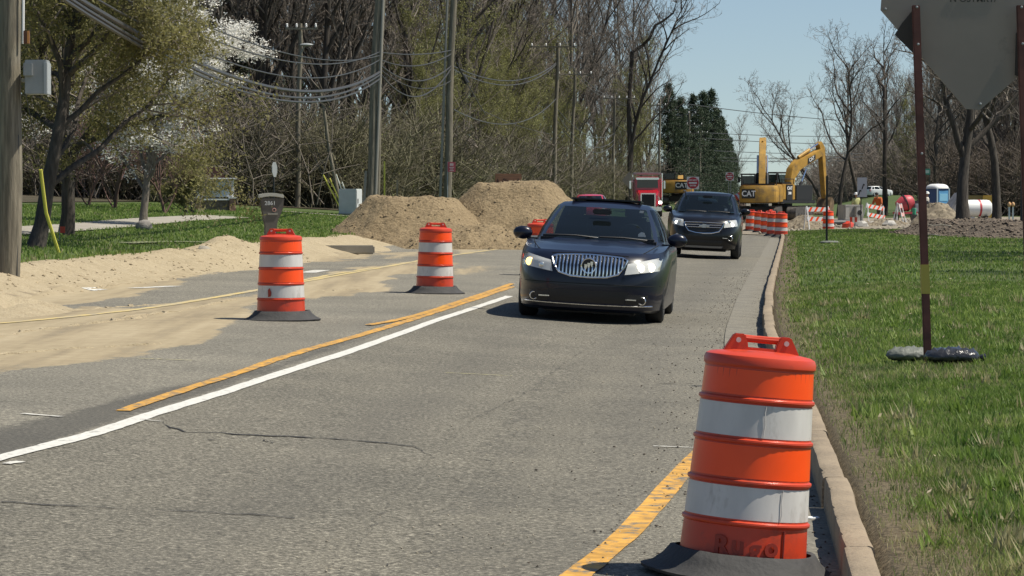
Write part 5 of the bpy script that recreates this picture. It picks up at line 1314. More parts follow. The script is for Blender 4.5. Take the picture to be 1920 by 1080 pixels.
pole('p4', 'wooden pole with one crossarm standing right of the brown sign', 1037, 176, 1046, 80, .15, arms=[(88, 992, 1082, 4)])
pole('p5', 'wooden pole with a low crossarm next to the pole by the brown sign', 1069, 200, 1078, 128, .14, arms=[(140, 1044, 1112, 4)])
pole('p6', 'dark wooden pole with one crossarm in front of the far wood', 1149, 238, 1152, 178, .13, arms=[(185, 1130, 1192, 5)])
pole('p7', 'pole with a crossarm near the right end of the wood', 1236, 285, 1237, 186, .14, arms=[(198, 1208, 1250, 4)])
pole('p8', 'pale pole with three crossarms in front of the evergreens', 1291, 330, 1292, 208, .14, arms=[(213, 1277, 1306, 3), (234, 1272, 1318, 4), (250, 1277, 1312, 3)])
pole('p9', 'pole with a crossarm right of the three-armed pole', 1313, 380, 1313, 243, .14, arms=[(249, 1296, 1328, 4)])
for i, (px, d, top) in enumerate(((1325, 430, 262), (1340, 480, 274), (1348, 520, 285), (1357, 560, 296))):
    pole('q%d' % i, 'thin distant pole in the line before the evergreens', px, d, px, top, .13, arms=[(top+8, px-10, px+10, 3)])
for o in col.objects:
    if o.get('label') == 'thin distant pole in the line before the evergreens': o['group'] = 'distant poles along the road'
t = pole('p10', 'slim pole with a street light and crossarm among the bushes behind the lawn', 557, 124, 563, 44, .12, arms=[(54, 535, 596, 4)])
b, tp_ = POLES['p10']; l0 = at(562, 90, 124)-b; l1_ = at(572, 84, 123.6)-b
la = MB().tube([at(562, 105, 124)-b, l1_], .035, 6).build('lamp_arm', m_gal, t); MB().ball(tuple(l1_+Vector((.06, 0, 0))), (.28, .14, .07), 12, 8).build('lamp_head', m_gal, la)
pole('p11', 'dark leaning pole stub with a transformer box among the bushes', 640, 122, 600, 170, .09)
tr_ = thing('transformer', 'small dark transformer can hanging among the bare bushes', 'transformer', at(612, 186, 122)-Vector((0, 0, .15)))
MB().lathe([(.13, 0), (.17, .03), (.17, .26), (.1, .3), (.001, .31)], 14).build('can', m_mach, tr_); MB().box((.2, 0, .2), (.22, .05, .05)).build('bracket', m_mach, tr_)
def wire(a, b, sag, r, label='black overhead cable sagging between the roadside poles', grp='overhead cables'):
    a, b = Vector(a), Vector(b); o = a.copy(); P = []
    for i in range(25):
        t = i/24; p = a.lerp(b, t)-o; p.z -= 4*t*(1-t)*sag; P.append(p)
    w_ = MB().tube(P, r*1.5, 5).build('overhead_cable', m_wire, loc=o); tag(w_, label, 'cable', grp)
    return w_
A1 = 40.5; A2 = 107; A3 = 115
for (y0, y1, s, r) in ((-120, 97, 1.0, .012), (-95, 112, 1.15, .012), (-78, 135, 1.2, .03), (-70, 140, 1.3, .022), (-62, 148, 1.3, .02), (-140, 104, .8, .011)):
    wire(at(30, y0, A1), at(712, y1, A2), s, r, 'heavy cable running from the cabinet pole to the tall pole behind the dirt pile', 'cables from the cabinet pole')
for (y0, y1, s, r) in ((98, 94, .12, .016), (112, 100, .35, .016), (122, 122, .6, .018), (138, 125, 1.0, .018), (130, 150, .5, .012)):
    wire(at(713, y0, A2), at(848, y1, A3), s, r, 'cable looping between the two tall poles behind the dirt pile', 'cables between the two tall poles')
for (y0, y1, s) in ((124, 118, .8), (130, 121, .9), (205, 185, 1.0)):
    wire(at(850, y0, A3), at(1043, y1, 176), s, .016, 'cable from the tall pole with pale conduit to the crossarm pole', 'cables to the crossarm pole')
for (y0, y1, s) in ((90, 182, .6), (92, 184, .8), (205, 250, .9), (215, 262, 1.2), (228, 270, 1.2)):
    wire(at(1045, y0, 176), at(1152, y1, 238), s, .014, 'cable running down the road between the crossarm poles', 'cables down the road')
for i, (y0, y1, s) in enumerate(((184, 200, .5), (188, 202, .5), (230, 245, .8))):
    wire(at(1152, y0, 238), at(1237, y1, 285), s, .014, 'cable running down the road between the crossarm poles', 'cables down the road')
wire(at(1237, 200, 285), at(1291, 214, 330), .4, .014, 'cable running down the road between the crossarm poles', 'cables down the road')
wire(at(1100, 250, 238), at(900, 205, 150), .6, .012, 'thin cable crossing in front of the olive bushes')
for (y0, y1, d1_) in ((195, 228, 330), (247, 255, 380), (257, 270, 380), (280, 288, 400), (294, 294, 420), (300, 300, 420)):
    wire(at(1290, y0, d1_), at(1620, y1, d1_+60), .25, .03, 'dark cable crossing the sky above the excavators', 'cables across the sky')
# guy wire with yellow guard near the lawn, and the guy at the tall pole
gy = thing('guy_guard', 'yellow plastic guard on a guy wire slanting into the lawn', 'guy guard', hit(110, 474))
g0 = hit(110, 474); g1 = at(76, 318, g0.y-.4)-g0; gm = g1*.5+Vector((-.06, 0, -.02))
MB().tube([(0, 0, 0), gm, g1], .03, 8).build('sleeve', mat('yellow_plastic', (.55, .52, .08), .5), gy); MB().tube([g1, g1*1.9+Vector((.03, .0, 0))], .008, 5).build('guy_wire', m_wire, gy)
gw = thing('guy_wire', 'thick dark guy slanting down to the right from the pale-conduit pole', 'guy wire', at(856, 118, 115))
o0 = at(856, 118, 115); MB().tube([(0, 0, 0), at(872, 150, 116)-o0], .035, 6).build('upper_rod', m_mach, gw); MB().tube([at(868, 143, 116)-o0, at(876, 156, 116)-o0], .1, 8).build('insulator', m_mach, gw); MB().tube([at(872, 150, 116)-o0, at(910, 215, 119)-o0], .02, 5).build('lower_rod', m_wire, gw)
# marker posts and utility cabinet
uc = thing('utility_cabinet', 'pale grey roadside utility cabinet with a padlock, left of the dirt pile', 'cabinet', gnd(657, 109), R(-22))
MB().box((0, 0, .03), (.82, .62, .12)).build('plinth', m_path, uc); MB().box((0, 0, .53), (.72, .5, .94)).build('case', mat('cabinet_paint', (.5, .53, .5), .5, var=.05), uc, bevel=.012)
dr_ = MB().box((.364, 0, .53), (.02, .46, .88)).build('door', mat('cabinet_lit_face', (.62, .63, .62), .5), uc, bevel=.004); MB().box((.38, -.15, .55), (.03, .03, .18)).build('handle', m_mach, dr_)  # paler door paint: sunlight on the right face is put into the colour
for i, (x0, y0, x1, y1, lab) in enumerate(((636, 396, 606, 328, 'yellow guy guard leaning left of the utility cabinet, the lower one'), (641, 382, 618, 334, 'yellow guy guard leaning left of the utility cabinet, the shorter one'), (650, 372, 630, 327, 'pale guy guard leaning behind the utility cabinet, the taller one'), (655, 372, 641, 341, 'pale guy guard just behind the utility cabinet, the shorter one'))):
    a = gnd(x0+8, 111.5); e = at(x1, y1, 111.5); g_ = thing('guy_guard', lab, 'guy guard', a); v = e-a
    MB().tube([(0, 0, 0), v*.5, v], .028, 7).build('sleeve', MATS['yellow_plastic'] if i < 2 else mat('ivory_plastic', (.6, .6, .52), .5), g_); MB().tube([v, v*2.6], .01, 4).build('wire', m_wire, g_)
for i, (px, lab) in enumerate(((721, 'small yellow stake behind the flat-topped dirt pile'), (745, 'thin brown stake behind the flat-topped dirt pile'))):
    b_ = gnd(px, 100); s_ = thing('stake', lab, 'stake', b_); h_ = (1.0, .7)[i]; MB().box((0, 0, h_), (.05, .03, h_*2+.1)).build('post', (MATS['yellow_plastic'], m_pole)[i], s_)
# ================================================================== lawn furniture on the left
mb_ = thing('mailbox_post', 'brown pillar mailbox with a flared head and pale curved cap, on the lawn', 'mailbox', gnd(508, 58), R(8))
m_mbx = mat('mailbox_plastic', (.11, .098, .085), .6, var=.1, vscale=4)
hgt = 1.6+5*58/F-mb_.location.z
pr = [(-.13, 0), (.11, 0), (.11, hgt-.62), (.14, hgt-.5), (.24, hgt-.26), (.25, hgt-.1), (.25, hgt-.06), (-.22, hgt-.06), (-.22, hgt-.1), (-.16, hgt-.5), (-.13, hgt-.6)]
MB().prism(pr, -.12, .12).build('pillar', m_mbx, mb_, bevel=.015)
cap = MB(); cap.prism([(-.25+.5*i/10, hgt-.07+.035*math.sin(math.pi*i/10)) for i in range(11)]+[(.25-.5*i/10, hgt-.0+.035*math.sin(math.pi*(1-i/10))) for i in range(11)], -.15, .15); cap.build('cap', mat('mailbox_cap', (.46, .45, .4), .6), mb_, bevel=.008)
text('2861', .11, m_white_l, 'number', mb_, T(-.02, -.125, hgt-.17) @ UP, .003, .002)
MB().lathe([(.04, 0), (.04, .012), (.025, .014)], 18, T(.06, -.12, hgt-.30) @ RX(R(90)), cap=False).build('round_badge', mat('badge_pink', (.55, .3, .26), .5), mb_)
MB().box((.03, -.125, hgt-.38), (.2, .02, .035)).build('flap', m_cond, mb_)
# sign wall
sw = thing('sign_wall', 'white roadside sign with a brick base half hidden by bushes', 'sign', gnd(404, 103), R(10))
m_brick = mat('brick_red', (.3, .17, .12), .9, var=.35, vscale=9); m_wp = mat('white_trim', (.74, .74, .72), .5)
for x in (-.6, .6):
    MB().box((x, 0, .22), (.22, .26, .44)).build('pier', m_brick, sw); MB().box((x, 0, .46), (.28, .32, .05)).build('pier_cap', m_wp, sw); MB().box((x, 0, .8), (.09, .12, .62)).build('post', m_wp, sw)
MB().box((0, .02, .2), (1.0, .16, .36)).build('base_wall', mat('brown_brick', (.16, .12, .09), .9, var=.35, vscale=9), sw)
MB().box((0, 0, .4), (1.0, .22, .05)).build('ledge', m_wp, sw); MB().box((0, 0, .78), (1.08, .08, .58)).build('panel', mat('sign_face', (.55, .57, .6), .5), sw)
MB().box((0, 0, 1.13), (1.5, .34, .05)).build('cornice', m_wp, sw, bevel=.012)
for s_, x in (('O', .2), ('L', .36)): text(s_, .24, m_mach, 'letter', sw, T(x, -.045, .8) @ UP, .004, .008, xs=.75)
hr = thing('house', 'dark red roofed building glimpsed through the shrubs behind the sign wall', 'house', gnd(383, 112), R(10))
MB().box((0, 0, .5), (1.3, 1.6, 1.0)).build('wall', MATS['brown_brick'], hr); MB().prism([(-.85, .95), (.85, .95), (.45, 1.5), (-.45, 1.5)], -1.0, 1.0).build('roof', mat('dark_red_roof', (.1, .04, .035), .8, var=.2, vscale=6), hr)
for i in range(4): MB().box((-.6+i*.4, -.81, .5), (.22, .02, .3)).build('window', MATS['dark_glass'], hr)
# stop sign edge-on
st = thing('road_sign', 'octagonal sign seen almost edge-on behind the pillar mailbox', 'sign', gnd(515, 95), R(78))
zc = 1.6+(370-318)/F*95-st.location.z; pp = [(.3*math.cos(R(22.5+45*k)), zc+.26*math.sin(R(22.5+45*k))) for k in range(8)]
MB().prism(pp, -.01, .01).build('plate', m_gal, st); MB().box((0, .03, zc/2), (.05, .04, zc+.3)).build('post', m_mach, st)
# red notice, brown sign
rn = thing('notice_sign', 'small red notice on a thin post right of the pale-conduit pole', 'sign', gnd(844, 113)); zc = 1.6+(370-313)/F*113-rn.location.z
pl = MB().box((.06, 0, zc), (.30, .015, .38)).build('plate', mat('red_notice', (.5, .09, .11), .5), rn); MB().tube([(-.1, .02, 0), (-.1, .02, zc+.2)], .02, 6).build('post', m_gal, rn)
for z_, w__ in ((.09, .14), (-.02, .18), (-.08, .12), (-.14, .16)): MB().box((.06, -.012, zc+z_), (w__, .006, .03 if z_ < .05 else .1)).build('print', mat('pale_print', (.7, .5, .48), .5), pl)
bs = thing('wooden_sign', 'brown wooden sign with two carved pine shapes behind the taller dirt pile', 'sign', gnd(953, 100), R(4)); zt = 1.6+(370-326)/F*100-bs.location.z
MB().box((0, 0, zt-.3), (.9, .06, .6)).build('board', mat('brown_board', (.24, .115, .062), .7, var=.2, vscale=3, stretch=(1, 1, 8)), bs, bevel=.01)
for x in (-.38, .38): MB().box((x, .06, zt/2-.1), (.1, .08, zt-.1)).build('post', m_pole, bs)
text('Pines', .2, mat('dark_brown_paint', (.05, .02, .012), .6), 'lettering', bs, T(-.02, -.034, zt-.24) @ UP, .004, .003, shear=.3)
for x in (-.36, .34): MB().prism([(x-.06, zt-.36), (x+.06, zt-.36), (x+.02, zt-.26), (x+.035, zt-.26), (x, zt-.14), (x-.035, zt-.26), (x-.02, zt-.26)], -.04, -.03).build('pine_motif', MATS['dark_brown_paint'], bs)
# boulder, marker flag, kerb pieces
bo = thing('boulder', 'grey boulder on the lawn beside the footpath', 'rock', hit(270, 431)); MB().ball((0, 0, .08), (.2, .16, .16), 14, 9, jit=.08, rnd=random.Random(4)).build('stone', mat('stone_grey', (.22, .2, .18), .9, var=.3, vscale=8, bump=.5), bo)
bo = thing('rock', 'pale lump of broken concrete on the edge of the sand', 'rock', hit(383, 480)); MB().ball((0, 0, .06), (.17, .14, .13), 10, 7, jit=.15, rnd=random.Random(9)).build('stone', m_path, bo)
fl = thing('marker_flag', 'tiny orange marker flag in the lawn near the yellow guy guard', 'flag', hit(112, 455)); MB().tube([(0, 0, 0), (0, 0, .3)], .006, 5).build('wire', m_gal, fl); MB().box((.05, 0, .24), (.1, .006, .12)).build('flag', m_or, fl)
for px, d, L_, lab in ((640, 66.5, 1.5, 'short length of pale concrete kerb at the mouth of the driveway'),):
    k = thing('kerb_piece', lab, 'kerb', gnd(px, d), R(96 if px > 620 else 40)); MB().box((0, 0, .02), (.2, L_, .2)).build('block', m_path, k, bevel=.03)

# ================================================================== sign stand on the right lawn
m_redpost = mat('rusty_post', (.12, .042, .03), .7, var=.3, vscale=6)
ds = 24.4; bs_ = gnd(1742, ds); sg = thing('diamond_sign', 'back of a large diamond road sign on two rusty posts in the grass', 'sign', bs_)
def L_(px, py, d=ds): return at(px, py, d)-bs_
m_sb = mat('sign_back', (.27, .222, .18), .6, var=.06, vscale=2, wear=(.13, .11, .09), wlo=.58, whi=.75, wscale=2.2)
cs = L_(1838, 19, ds+.1); hd = .87
pts = []
for a in (R(-4), R(86), R(176), R(266)): 
    for da in (-.07, .07): pts.append((cs.x+hd*(.955)*math.cos(a+da), cs.z+hd*.955*math.sin(a+da)))
pl = MB().prism(pts, cs.y-.006, cs.y+.006).build('plate', m_sb, sg)
for x_, y_ in ((1660, 17), (1838, 195)):
    q = L_(x_, y_, ds+.09); MB().lathe([(.012, 0), (.012, .008), (.004, .012)], 8, T(q.x, q.y-.004, q.z) @ RX(R(90))).build('bolt', m_gal, pl)
text('N OSTMRT/', .075, mat('stencil', (.06, .055, .05), .8), 'stencil', pl, T(L_(1828, 0).x, cs.y-.008, L_(1828, -3).z) @ UP, .001, .001)
for x_a, y_a, x_b, lab in ((1742, 672, 1717, ''), (1935, 672, 1913, '')):
    a = L_(x_a, y_a, ds); a.z = H(bs_.x+a.x, ds)-bs_.z-.25; e = L_(x_b, 10, ds); v = e-a
    sidev = Vector((.032, 0, 0)); fv = Vector((0, .025, 0))
    po = MB(); po.add([a-sidev-fv, a+sidev-fv, a+sidev+fv, a-sidev+fv, e-sidev-fv, e+sidev-fv, e+sidev+fv, e-sidev+fv], [(3, 2, 1, 0), (4, 5, 6, 7), (0, 1, 5, 4), (1, 2, 6, 5), (2, 3, 7, 6), (3, 0, 4, 7)]); po = po.build('post', m_redpost, sg, bevel=.006)
    for f0, f1 in ((.26, .335),):
        q0, q1 = a+v*f0, a+v*f1; s2, f2 = sidev*1.1, fv*1.15
        MB().add([q0-s2-f2, q0+s2-f2, q0+s2+f2, q0-s2+f2, q1-s2-f2, q1+s2-f2, q1+s2+f2, q1-s2+f2], [(3, 2, 1, 0), (4, 5, 6, 7), (0, 1, 5, 4), (1, 2, 6, 5), (2, 3, 7, 6), (3, 0, 4, 7)]).build('yellow_tape', mat('yellow_tape', (.42, .34, .06), .6), po)
    for f0 in (.62, .9, .995):
        q = a+v*f0; MB().lathe([(.011, 0), (.011, .01), (.004, .014)], 8, T(q.x+.005, q.y-.026, q.z) @ RX(R(90))).build('bolt', m_gal, po)
m_corner = mat('corner_dark', (.05, .042, .036), .9)  # dark colour of two thin flat patches over the sign back
tq = [L_(1712, 20), L_(1694, 42), L_(1680, 64), L_(1716, 100)]
MB().prism([(q.x, q.z) for q in tq], cs.y-.02, cs.y-.012).build('dark_corner_patch', m_corner, sg)
tq = [L_(1920, 46), L_(1908, 62), L_(1906, 140), L_(1930, 150)]
MB().prism([(q.x, q.z) for q in tq], cs.y-.02, cs.y-.012).build('dark_corner_patch', m_corner, sg)
def sandbag(label, ctr, lx, ly, h, rz, m, seed):
    rr = random.Random(seed); t = thing('sandbag', label, 'sandbag', ctr, rz); P = []
    for i in range(17):
        a = -1+2*i/16; row = []; e = (1-abs(a)**3.2)**.5 if abs(a) < 1 else .05
        for j in range(20):
            b = 2*math.pi*j/20; z = h*.5*math.sin(b)*e*(1 if math.sin(b) > 0 else .6)
            row.append((a*lx/2, ly/2*math.cos(b)*max(e, .15)*(1+.07*math.sin(6*a+b)), max(-.01, z+h*.28)+.013*math.sin(a*23+2*b)*e*max(0, math.sin(b))+.009*math.sin(b*5+a*9)*e+rr.uniform(-.004, .004)))
        P.append(row)
    mb = MB().grid(P, close=True); mb.f.append(tuple(range(20))); mb.f.append(tuple(len(mb.v)-1-k for k in range(20))); mb.build('bag', m, t, ang=70)
    MB().tube([(lx*.48, 0, h*.3), (lx*.52, 0, h*.32), (lx*.56, .01, h*.28)], [.012, .02, .035], 7).build('tied_neck', m, t)
sandbag('glossy black sandbag lying across the right foot of the sign post', gnd(1786, 24.0, .03), .46, .24, .16, R(-6), mat('black_plastic_bag', (.03, .03, .032), .25, coat=.4, bump=.6, bscale=25), 3)
sandbag('faded grey-green sandbag lying left of the sign post', gnd(1706, 24.7, .03), .4, .24, .14, R(8), mat('grey_bag', (.13, .14, .12), .6, bump=.5, bscale=25), 6)
# thin black sign post further along the lawn
tp0 = gnd(1550, 88); sp_ = thing('sign_post', 'thin black post of a sign seen edge-on at the far end of the lawn', 'post', tp0); hh = 1.6+(370-330)/F*88-tp0.z
MB().box((0, 0, hh/2-.1), (.06, .05, hh+.2)).build('post', m_mach, sp_); MB().box((.0, .04, hh-.35), (.02, .05, .6)).build('sign_edge', m_mach, sp_)
bg_ = gnd(1556, 87.6); sandbag('pale sandbag at the foot of the thin black sign post', bg_, .6, .25, .1, 0, MATS['grey_bag'], 11)

# ================================================================== the works
def dne(label, px, py, d, wpx):
    t = thing('do_not_enter_sign', label, 'sign', gnd(px, d), R(-4)); zc = 1.6+(370-py)/F*d-t.location.z; s = .76
    m_rs = mat('sign_red', (.42, .02, .035), .4); bk = MB().box((0, 0, zc), (s, .012, s)).build('plate', m_wp, t, bevel=.0)
    MB().lathe([(s*.47, 0), (s*.47, .006), (.001, .006)], 28, T(0, -.007, zc) @ RX(R(90)), cap=False).build('red_disc', m_rs, bk)
    MB().box((0, -.018, zc), (s*.66, .006, .1)).build('white_bar', m_wp, bk)
    text('DO NOT', .13, m_white_l, 'lettering', bk, T(0, -.018, zc+.17) @ UP, .002, .003); text('ENTER', .13, m_white_l, 'lettering', bk, T(0, -.018, zc-.17) @ UP, .002, .003)
    for x in (-.1, .1): MB().box((x, .04, zc/2), (.05, .04, zc+.5)).build('post', m_gal, t)
dne('red and white do not enter sign beside the far excavator on the left', 1299, 343, 182, 23)
dne('smaller-looking do not enter sign on tall posts before the evergreens', 1368, 331, 272, 15)
og = thing('work_sign', 'grey back of a diamond warning sign beside the red truck', 'sign', gnd(1180, 215)); zc = 1.6+(370-338)/F*215-og.location.z
MB().prism([(0, zc+.62), (-.55, zc), (0, zc-.62), (.55, zc)], -.01, .01).build('plate', m_sb, og); MB().box((0, .03, zc/2), (.06, .05, zc+.3)).build('post', m_mach, og)
ob2 = drum('orange barrel tipped over on the dark heap beside the excavator', at(1383, 366, 176)-Vector((.25, 0, .3)), rz=.5, lean=(R(12), R(62)), base=False)
# lane sign
ls = thing('lane_sign', 'grey-white lane sign with curved black arrows on a black post', 'sign', gnd(1614, 158), R(-6)); zt = 1.6+(370-332)/F*158-ls.location.z
pl = MB().box((.06, 0, zt-.55), (.52, .015, 1.05)).build('plate', mat('sign_grey', (.42, .43, .46), .5), ls); MB().box((0, .04, zt/2-.1), (.06, .05, zt)).build('post', m_mach, ls)
for x, z in ((.14, .45), (-.05, .78)):
    MB().tube([(x+.06-.16*a, -.012, zt-z+.1*math.sin(a*5)-.1*a) for a in np.linspace(0, 1, 8)], .03, 6).build('arrow', m_mach, pl)
# precast concrete box
pb_ = thing('concrete_box', 'open precast concrete box with a round hole in its side', 'concrete box', gnd(1594, 166), R(14)); m_pc = mat('precast', (.42, .4, .36), .85, var=.12, vscale=3)
for c_, s_ in (((0, .55, .55), (1.05, .12, 1.1)), ((-.5, 0, .55), (.12, 1.0, 1.1)), ((.5, 0, .55), (.12, 1.0, 1.1)), ((0, 0, .06), (1.05, 1.1, .12)), ((0, -.56, .2), (1.05, .12, .4)), ((.34, -.56, .75), (.4, .12, .7)), ((-.4, -.56, .75), (.22, .12, .7)), ((0, -.56, 1.06), (1.06, .14, .1))):
    MB().box(c_, s_).build('wall_panel', m_pc, pb_, bevel=.01)
MB().tube([(.33, -.63, .66), (.33, -.615, .66)], .14, 20).build('round_hole', m_mach, pb_)
pi_ = thing('black_pipe', 'short black plastic pipe lying left of the concrete box', 'pipe', gnd(1573, 155, .16), R(30)); MB().lathe([(.16, -.6), (.2, -.6), (.2, .6), (.16, .6), (.16, -.6)], 20, RY(R(90)), cap=False).build('pipe', m_mach, pi_)
# barricades
def barricade(label, ctr, rz, tilt=0):
    t = thing('barricade', label, 'barricade', ctr, rot=(0, tilt, rz)); m_bw = m_wp
    for x in (-.55, .55):
        for s_ in (-1, 1): MB().tube([(x, s_*.32, 0), (x, s_*.03, 1.15)], .028, 6).build('leg', m_bw, t)
    for z, s_ in ((1.0, -1), (.55, -1)):
        rl = MB().box((0, s_*(.32-.27*z), z), (1.25, .03, .2)).build('rail', m_bw, t)
        for k in range(4): MB().prism([(-.5+k*.3, -.099), (-.38+k*.3, -.099), (-.26+k*.3, .099), (-.38+k*.3, .099)], s_*(.32-.27*z)-.018, s_*(.32-.27*z)-.016, T(0, 0, z)).build('stripe', m_orf, rl)
    return t
barricade('folding barricade leaning behind the worker in the orange shirt', gnd(1636, 152), R(35), R(8))
barricade('folding barricade beside the red mixer', gnd(1686, 158), R(75))
barricade('folding barricade standing between the black post and the small drum', gnd(1532, 138), R(20))
# machinery: red mixer on a trailer
mx_ = thing('cement_mixer', 'red towed cement mixer with a rounded drum, right of the worker', 'mixer', gnd(1697, 172), R(8))
m_rmx = mat('mixer_red', (.5, .06, .075), .5, var=.15, vscale=3, wear=(.3, .12, .1), wlo=.55, whi=.7, wscale=4)
MB().lathe([(.22, -.62), (.3, -.6), (.5, -.2), (.52, .1), (.4, .45), (.26, .6), (.24, .6)], 24, T(0, 0, 1.25) @ RY(R(70)), cap=False).build('drum', m_rmx, mx_)
MB().lathe([(.53, -.03), (.56, -.03), (.56, .05), (.53, .05)], 24, T(0, 0, 1.25) @ RY(R(70)), cap=False).build('drum_gear', m_mach, mx_)
MB().box((0, 0, .62), (1.5, .9, .14)).build('frame', m_rmx, mx_); MB().box((.85, 0, .95), (.5, .6, .55)).build('engine_box', mat('engine_grey', (.3, .3, .32), .5, var=.3, vscale=6), mx_, bevel=.04)
for s_ in (-1, 1): wheel(mx_, s_*.62, 0, .32, .2, s_)
MB().tube([(-.7, -.45, .0), (-.7, -.45, 1.3)], .04, 8).build('stand_leg', m_wp, mx_); MB().tube([(.7, -.45, .0), (.7, -.45, .6)], .035, 8).build('stand_leg', m_wp, mx_)
MB().tube([(0, .4, .6), (0, 1.6, .5)], .05, 6).build('drawbar', m_rmx, mx_)
gb = thing('green_bucket', 'small green cylinder standing on the mixer frame side', 'bucket', gnd(1714, 165, .5)); MB().lathe([(.1, 0), (.12, .35), (.11, .36), (.1, .35)], 14).build('bucket', mat('green_plastic', (.05, .35, .2), .5), gb); MB().box((0, 0, -.25), (.3, .3, .5)).build('crate', m_steel, gb)
cp = thing('air_compressor', 'dark towed compressor with pale fittings right of the mixer', 'compressor', gnd(1726, 176), R(-10)); MB().box((0, 0, .85), (1.1, 1.0, .8)).build('housing', mat('compressor_grey', (.13, .12, .12), .5, var=.3, vscale=5), cp, bevel=.08); MB().lathe([(.15, 0), (.18, .1), (.1, .3)], 12, T(.1, -.3, 1.25)).build('intake', m_ins, cp)
for s_ in (-1, 1): wheel(cp, s_*.5, 0, .33, .2, s_)
mx_.scale = (.86, .86, .9)
# rubble blocks, stakes
for i, (px, d, lab) in enumerate(((1640, 150, 'broken slab of grey concrete at the feet of the worker'), (1668, 148, 'small pale rubble block near the barricade'), (1612, 143, 'flat slab of broken paving below the concrete box'), (1590, 140, 'red stake bundle lying before the concrete box'))):
    b_ = thing('rubble', lab, 'rubble', gnd(px, d, .03), i*.8); MB().ball((0, 0, .1), (.5-.1*i, .4, .16+.04*i), 9, 6, jit=.2, rnd=random.Random(i)).build('block', (m_pc, m_pc, m_pc, m_or)[i], b_, ang=20)
for i, (px, d) in enumerate(((1594, 137), (1603, 136))):
    b_ = thing('survey_stake', ('survey stake with a red ribbon in front of the concrete box', 'short survey stake with a red ribbon at the edge of the grass')[i], 'stake', gnd(px, d)); MB().box((0, 0, .3), (.04, .02, .7)).build('stake', m_path, b_); MB().box((.04, -.02, .5), (.12, .01, .22)).build('ribbon', m_or, b_)
# portable toilet
pt = thing('portable_toilet', 'blue portable toilet with a white domed roof behind the dirt mound', 'portable toilet', gnd(1757, 198), R(34)); m_ptb = mat('toilet_blue', (.03, .08, .2), .5); m_ptd = mat('toilet_door', (.09, .28, .5), .5)
MB().box((0, 0, 1.03), (1.12, 1.12, 2.06)).build('cabin', m_ptb, pt, bevel=.03)
P = []
for k in range(7):
    a = k/6*R(88); rr_ = .66*math.cos(a)**.6 if a < R(88) else .02
    P.append([(rr_*math.copysign(abs(math.cos(q))**.55, math.cos(q)), rr_*math.copysign(abs(math.sin(q))**.55, math.sin(q)), 2.04+.32*math.sin(a)) for q in np.linspace(0, 2*math.pi, 28, endpoint=False)])
MB().grid(P, close=True).build('roof', m_wp, pt); MB().tube([(.2, .2, 2.2), (.2, .2, 2.5)], .05, 8).build('vent_pipe', m_mach, pt)
dr_ = MB().box((.03, -.575, 1.0), (.86, .04, 1.8)).build('door', m_ptd, pt, bevel=.01); MB().box((.03, -.6, 1.45), (.7, .02, .5)).build('door_panel', mat('toilet_light', (.2, .45, .62), .5), dr_); MB().box((.36, -.61, 1.0), (.06, .03, .14)).build('latch', m_mach, dr_)
for x in (-.53, .53): MB().box((x, -.58, 1.05), (.1, .06, 2.0)).build('corner_post', mat('toilet_frame', (.3, .38, .42), .5), pt)
# white tank, yellow skip, tarped mound, barricade lights, lamp pole
tk = thing('water_tank', 'white horizontal tank with a red band behind the forked tree', 'tank', gnd(1826, 160), R(12))
MB().lathe([(.001, -1.0), (.3, -.97), (.44, -.85), (.46, -.7), (.46, .7), (.44, .85), (.3, .97), (.001, 1.0)], 24, T(0, 0, .85) @ RY(R(90)), cap=False).build('shell', m_wp, tk)
MB().lathe([(.465, -.06), (.465, .06)], 24, T(.25, 0, .85) @ RY(R(90)), cap=False).build('red_band', m_rmx, tk)
for x in (-.6, .6): MB().box((x, 0, .22), (.14, .8, .44)).build('saddle', m_mach, tk)
sk = thing('skip', 'yellow steel container standing between the two park trees', 'container', gnd(1843, 172), R(-8)); m_sky_ = mat('skip_yellow', (.55, .36, .06), .6, var=.1, vscale=2)
MB().box((.35, 0, .9), (.75, 1.2, 1.3)).build('end_panel', m_sky_, sk, bevel=.02); MB().box((-.55, .1, .95), (1.3, 1.0, 1.2)).build('body', mat('skip_olive', (.2, .16, .05), .6), sk, bevel=.02); MB().box((.35, -.61, .9), (.72, .03, .04)).build('seam', m_mach, sk)
for x in (-.9, .5): MB().box((x, 0, .15), (.3, 1.0, .3)).build('skid', m_mach, sk)
tm = thing('tarp_heap', 'grey tarpaulin draped over a stack behind the forked tree', 'tarpaulin', gnd(1792, 185), .3); MB().prism([(-1.1, 0), (1.1, 0), (1.0, 1.0), (.5, 1.75), (.2, 1.8), (-.3, 1.2)], -.6, .6).build('sheet', mat('grey_tarp', (.2, .2, .21), .6, var=.2, vscale=3), tm, bevel=.1)
for i, (px, lab) in enumerate(((1892, 'left one of two white marker posts with an orange light on top'), (1899, 'right one of two white marker posts with an orange light on top'))):
    b_ = thing('marker_light', lab, 'marker post', gnd(px, 118)); z_ = 1.6+(370-388)/F*118-b_.location.z
    MB().box((0, 0, z_/2), (.06, .04, z_)).build('post', m_wp, b_); MB().lathe([(.03, 0), (.07, .06), (.075, .12), (.04, .19), (.001, .2)], 12, T(0, 0, z_)).build('lamp', mat('amber_lens', (.75, .45, .22), .3), b_); MB().box((0, .02, .01), (.4, .3, .05)).build('foot', m_rub, b_)
lp = thing('lamp_pole', 'dark lamp pole with a shiny flared base at the edge of the mulch', 'lamp pole', gnd(1917, 100, .0)); MB().tube([(0, 0, 0), (0, 0, 4), (0, 0, 9)], [.085, .07, .05], 12).build('shaft', mat('dark_metal', (.05, .05, .055), .4, metal=.6), lp)
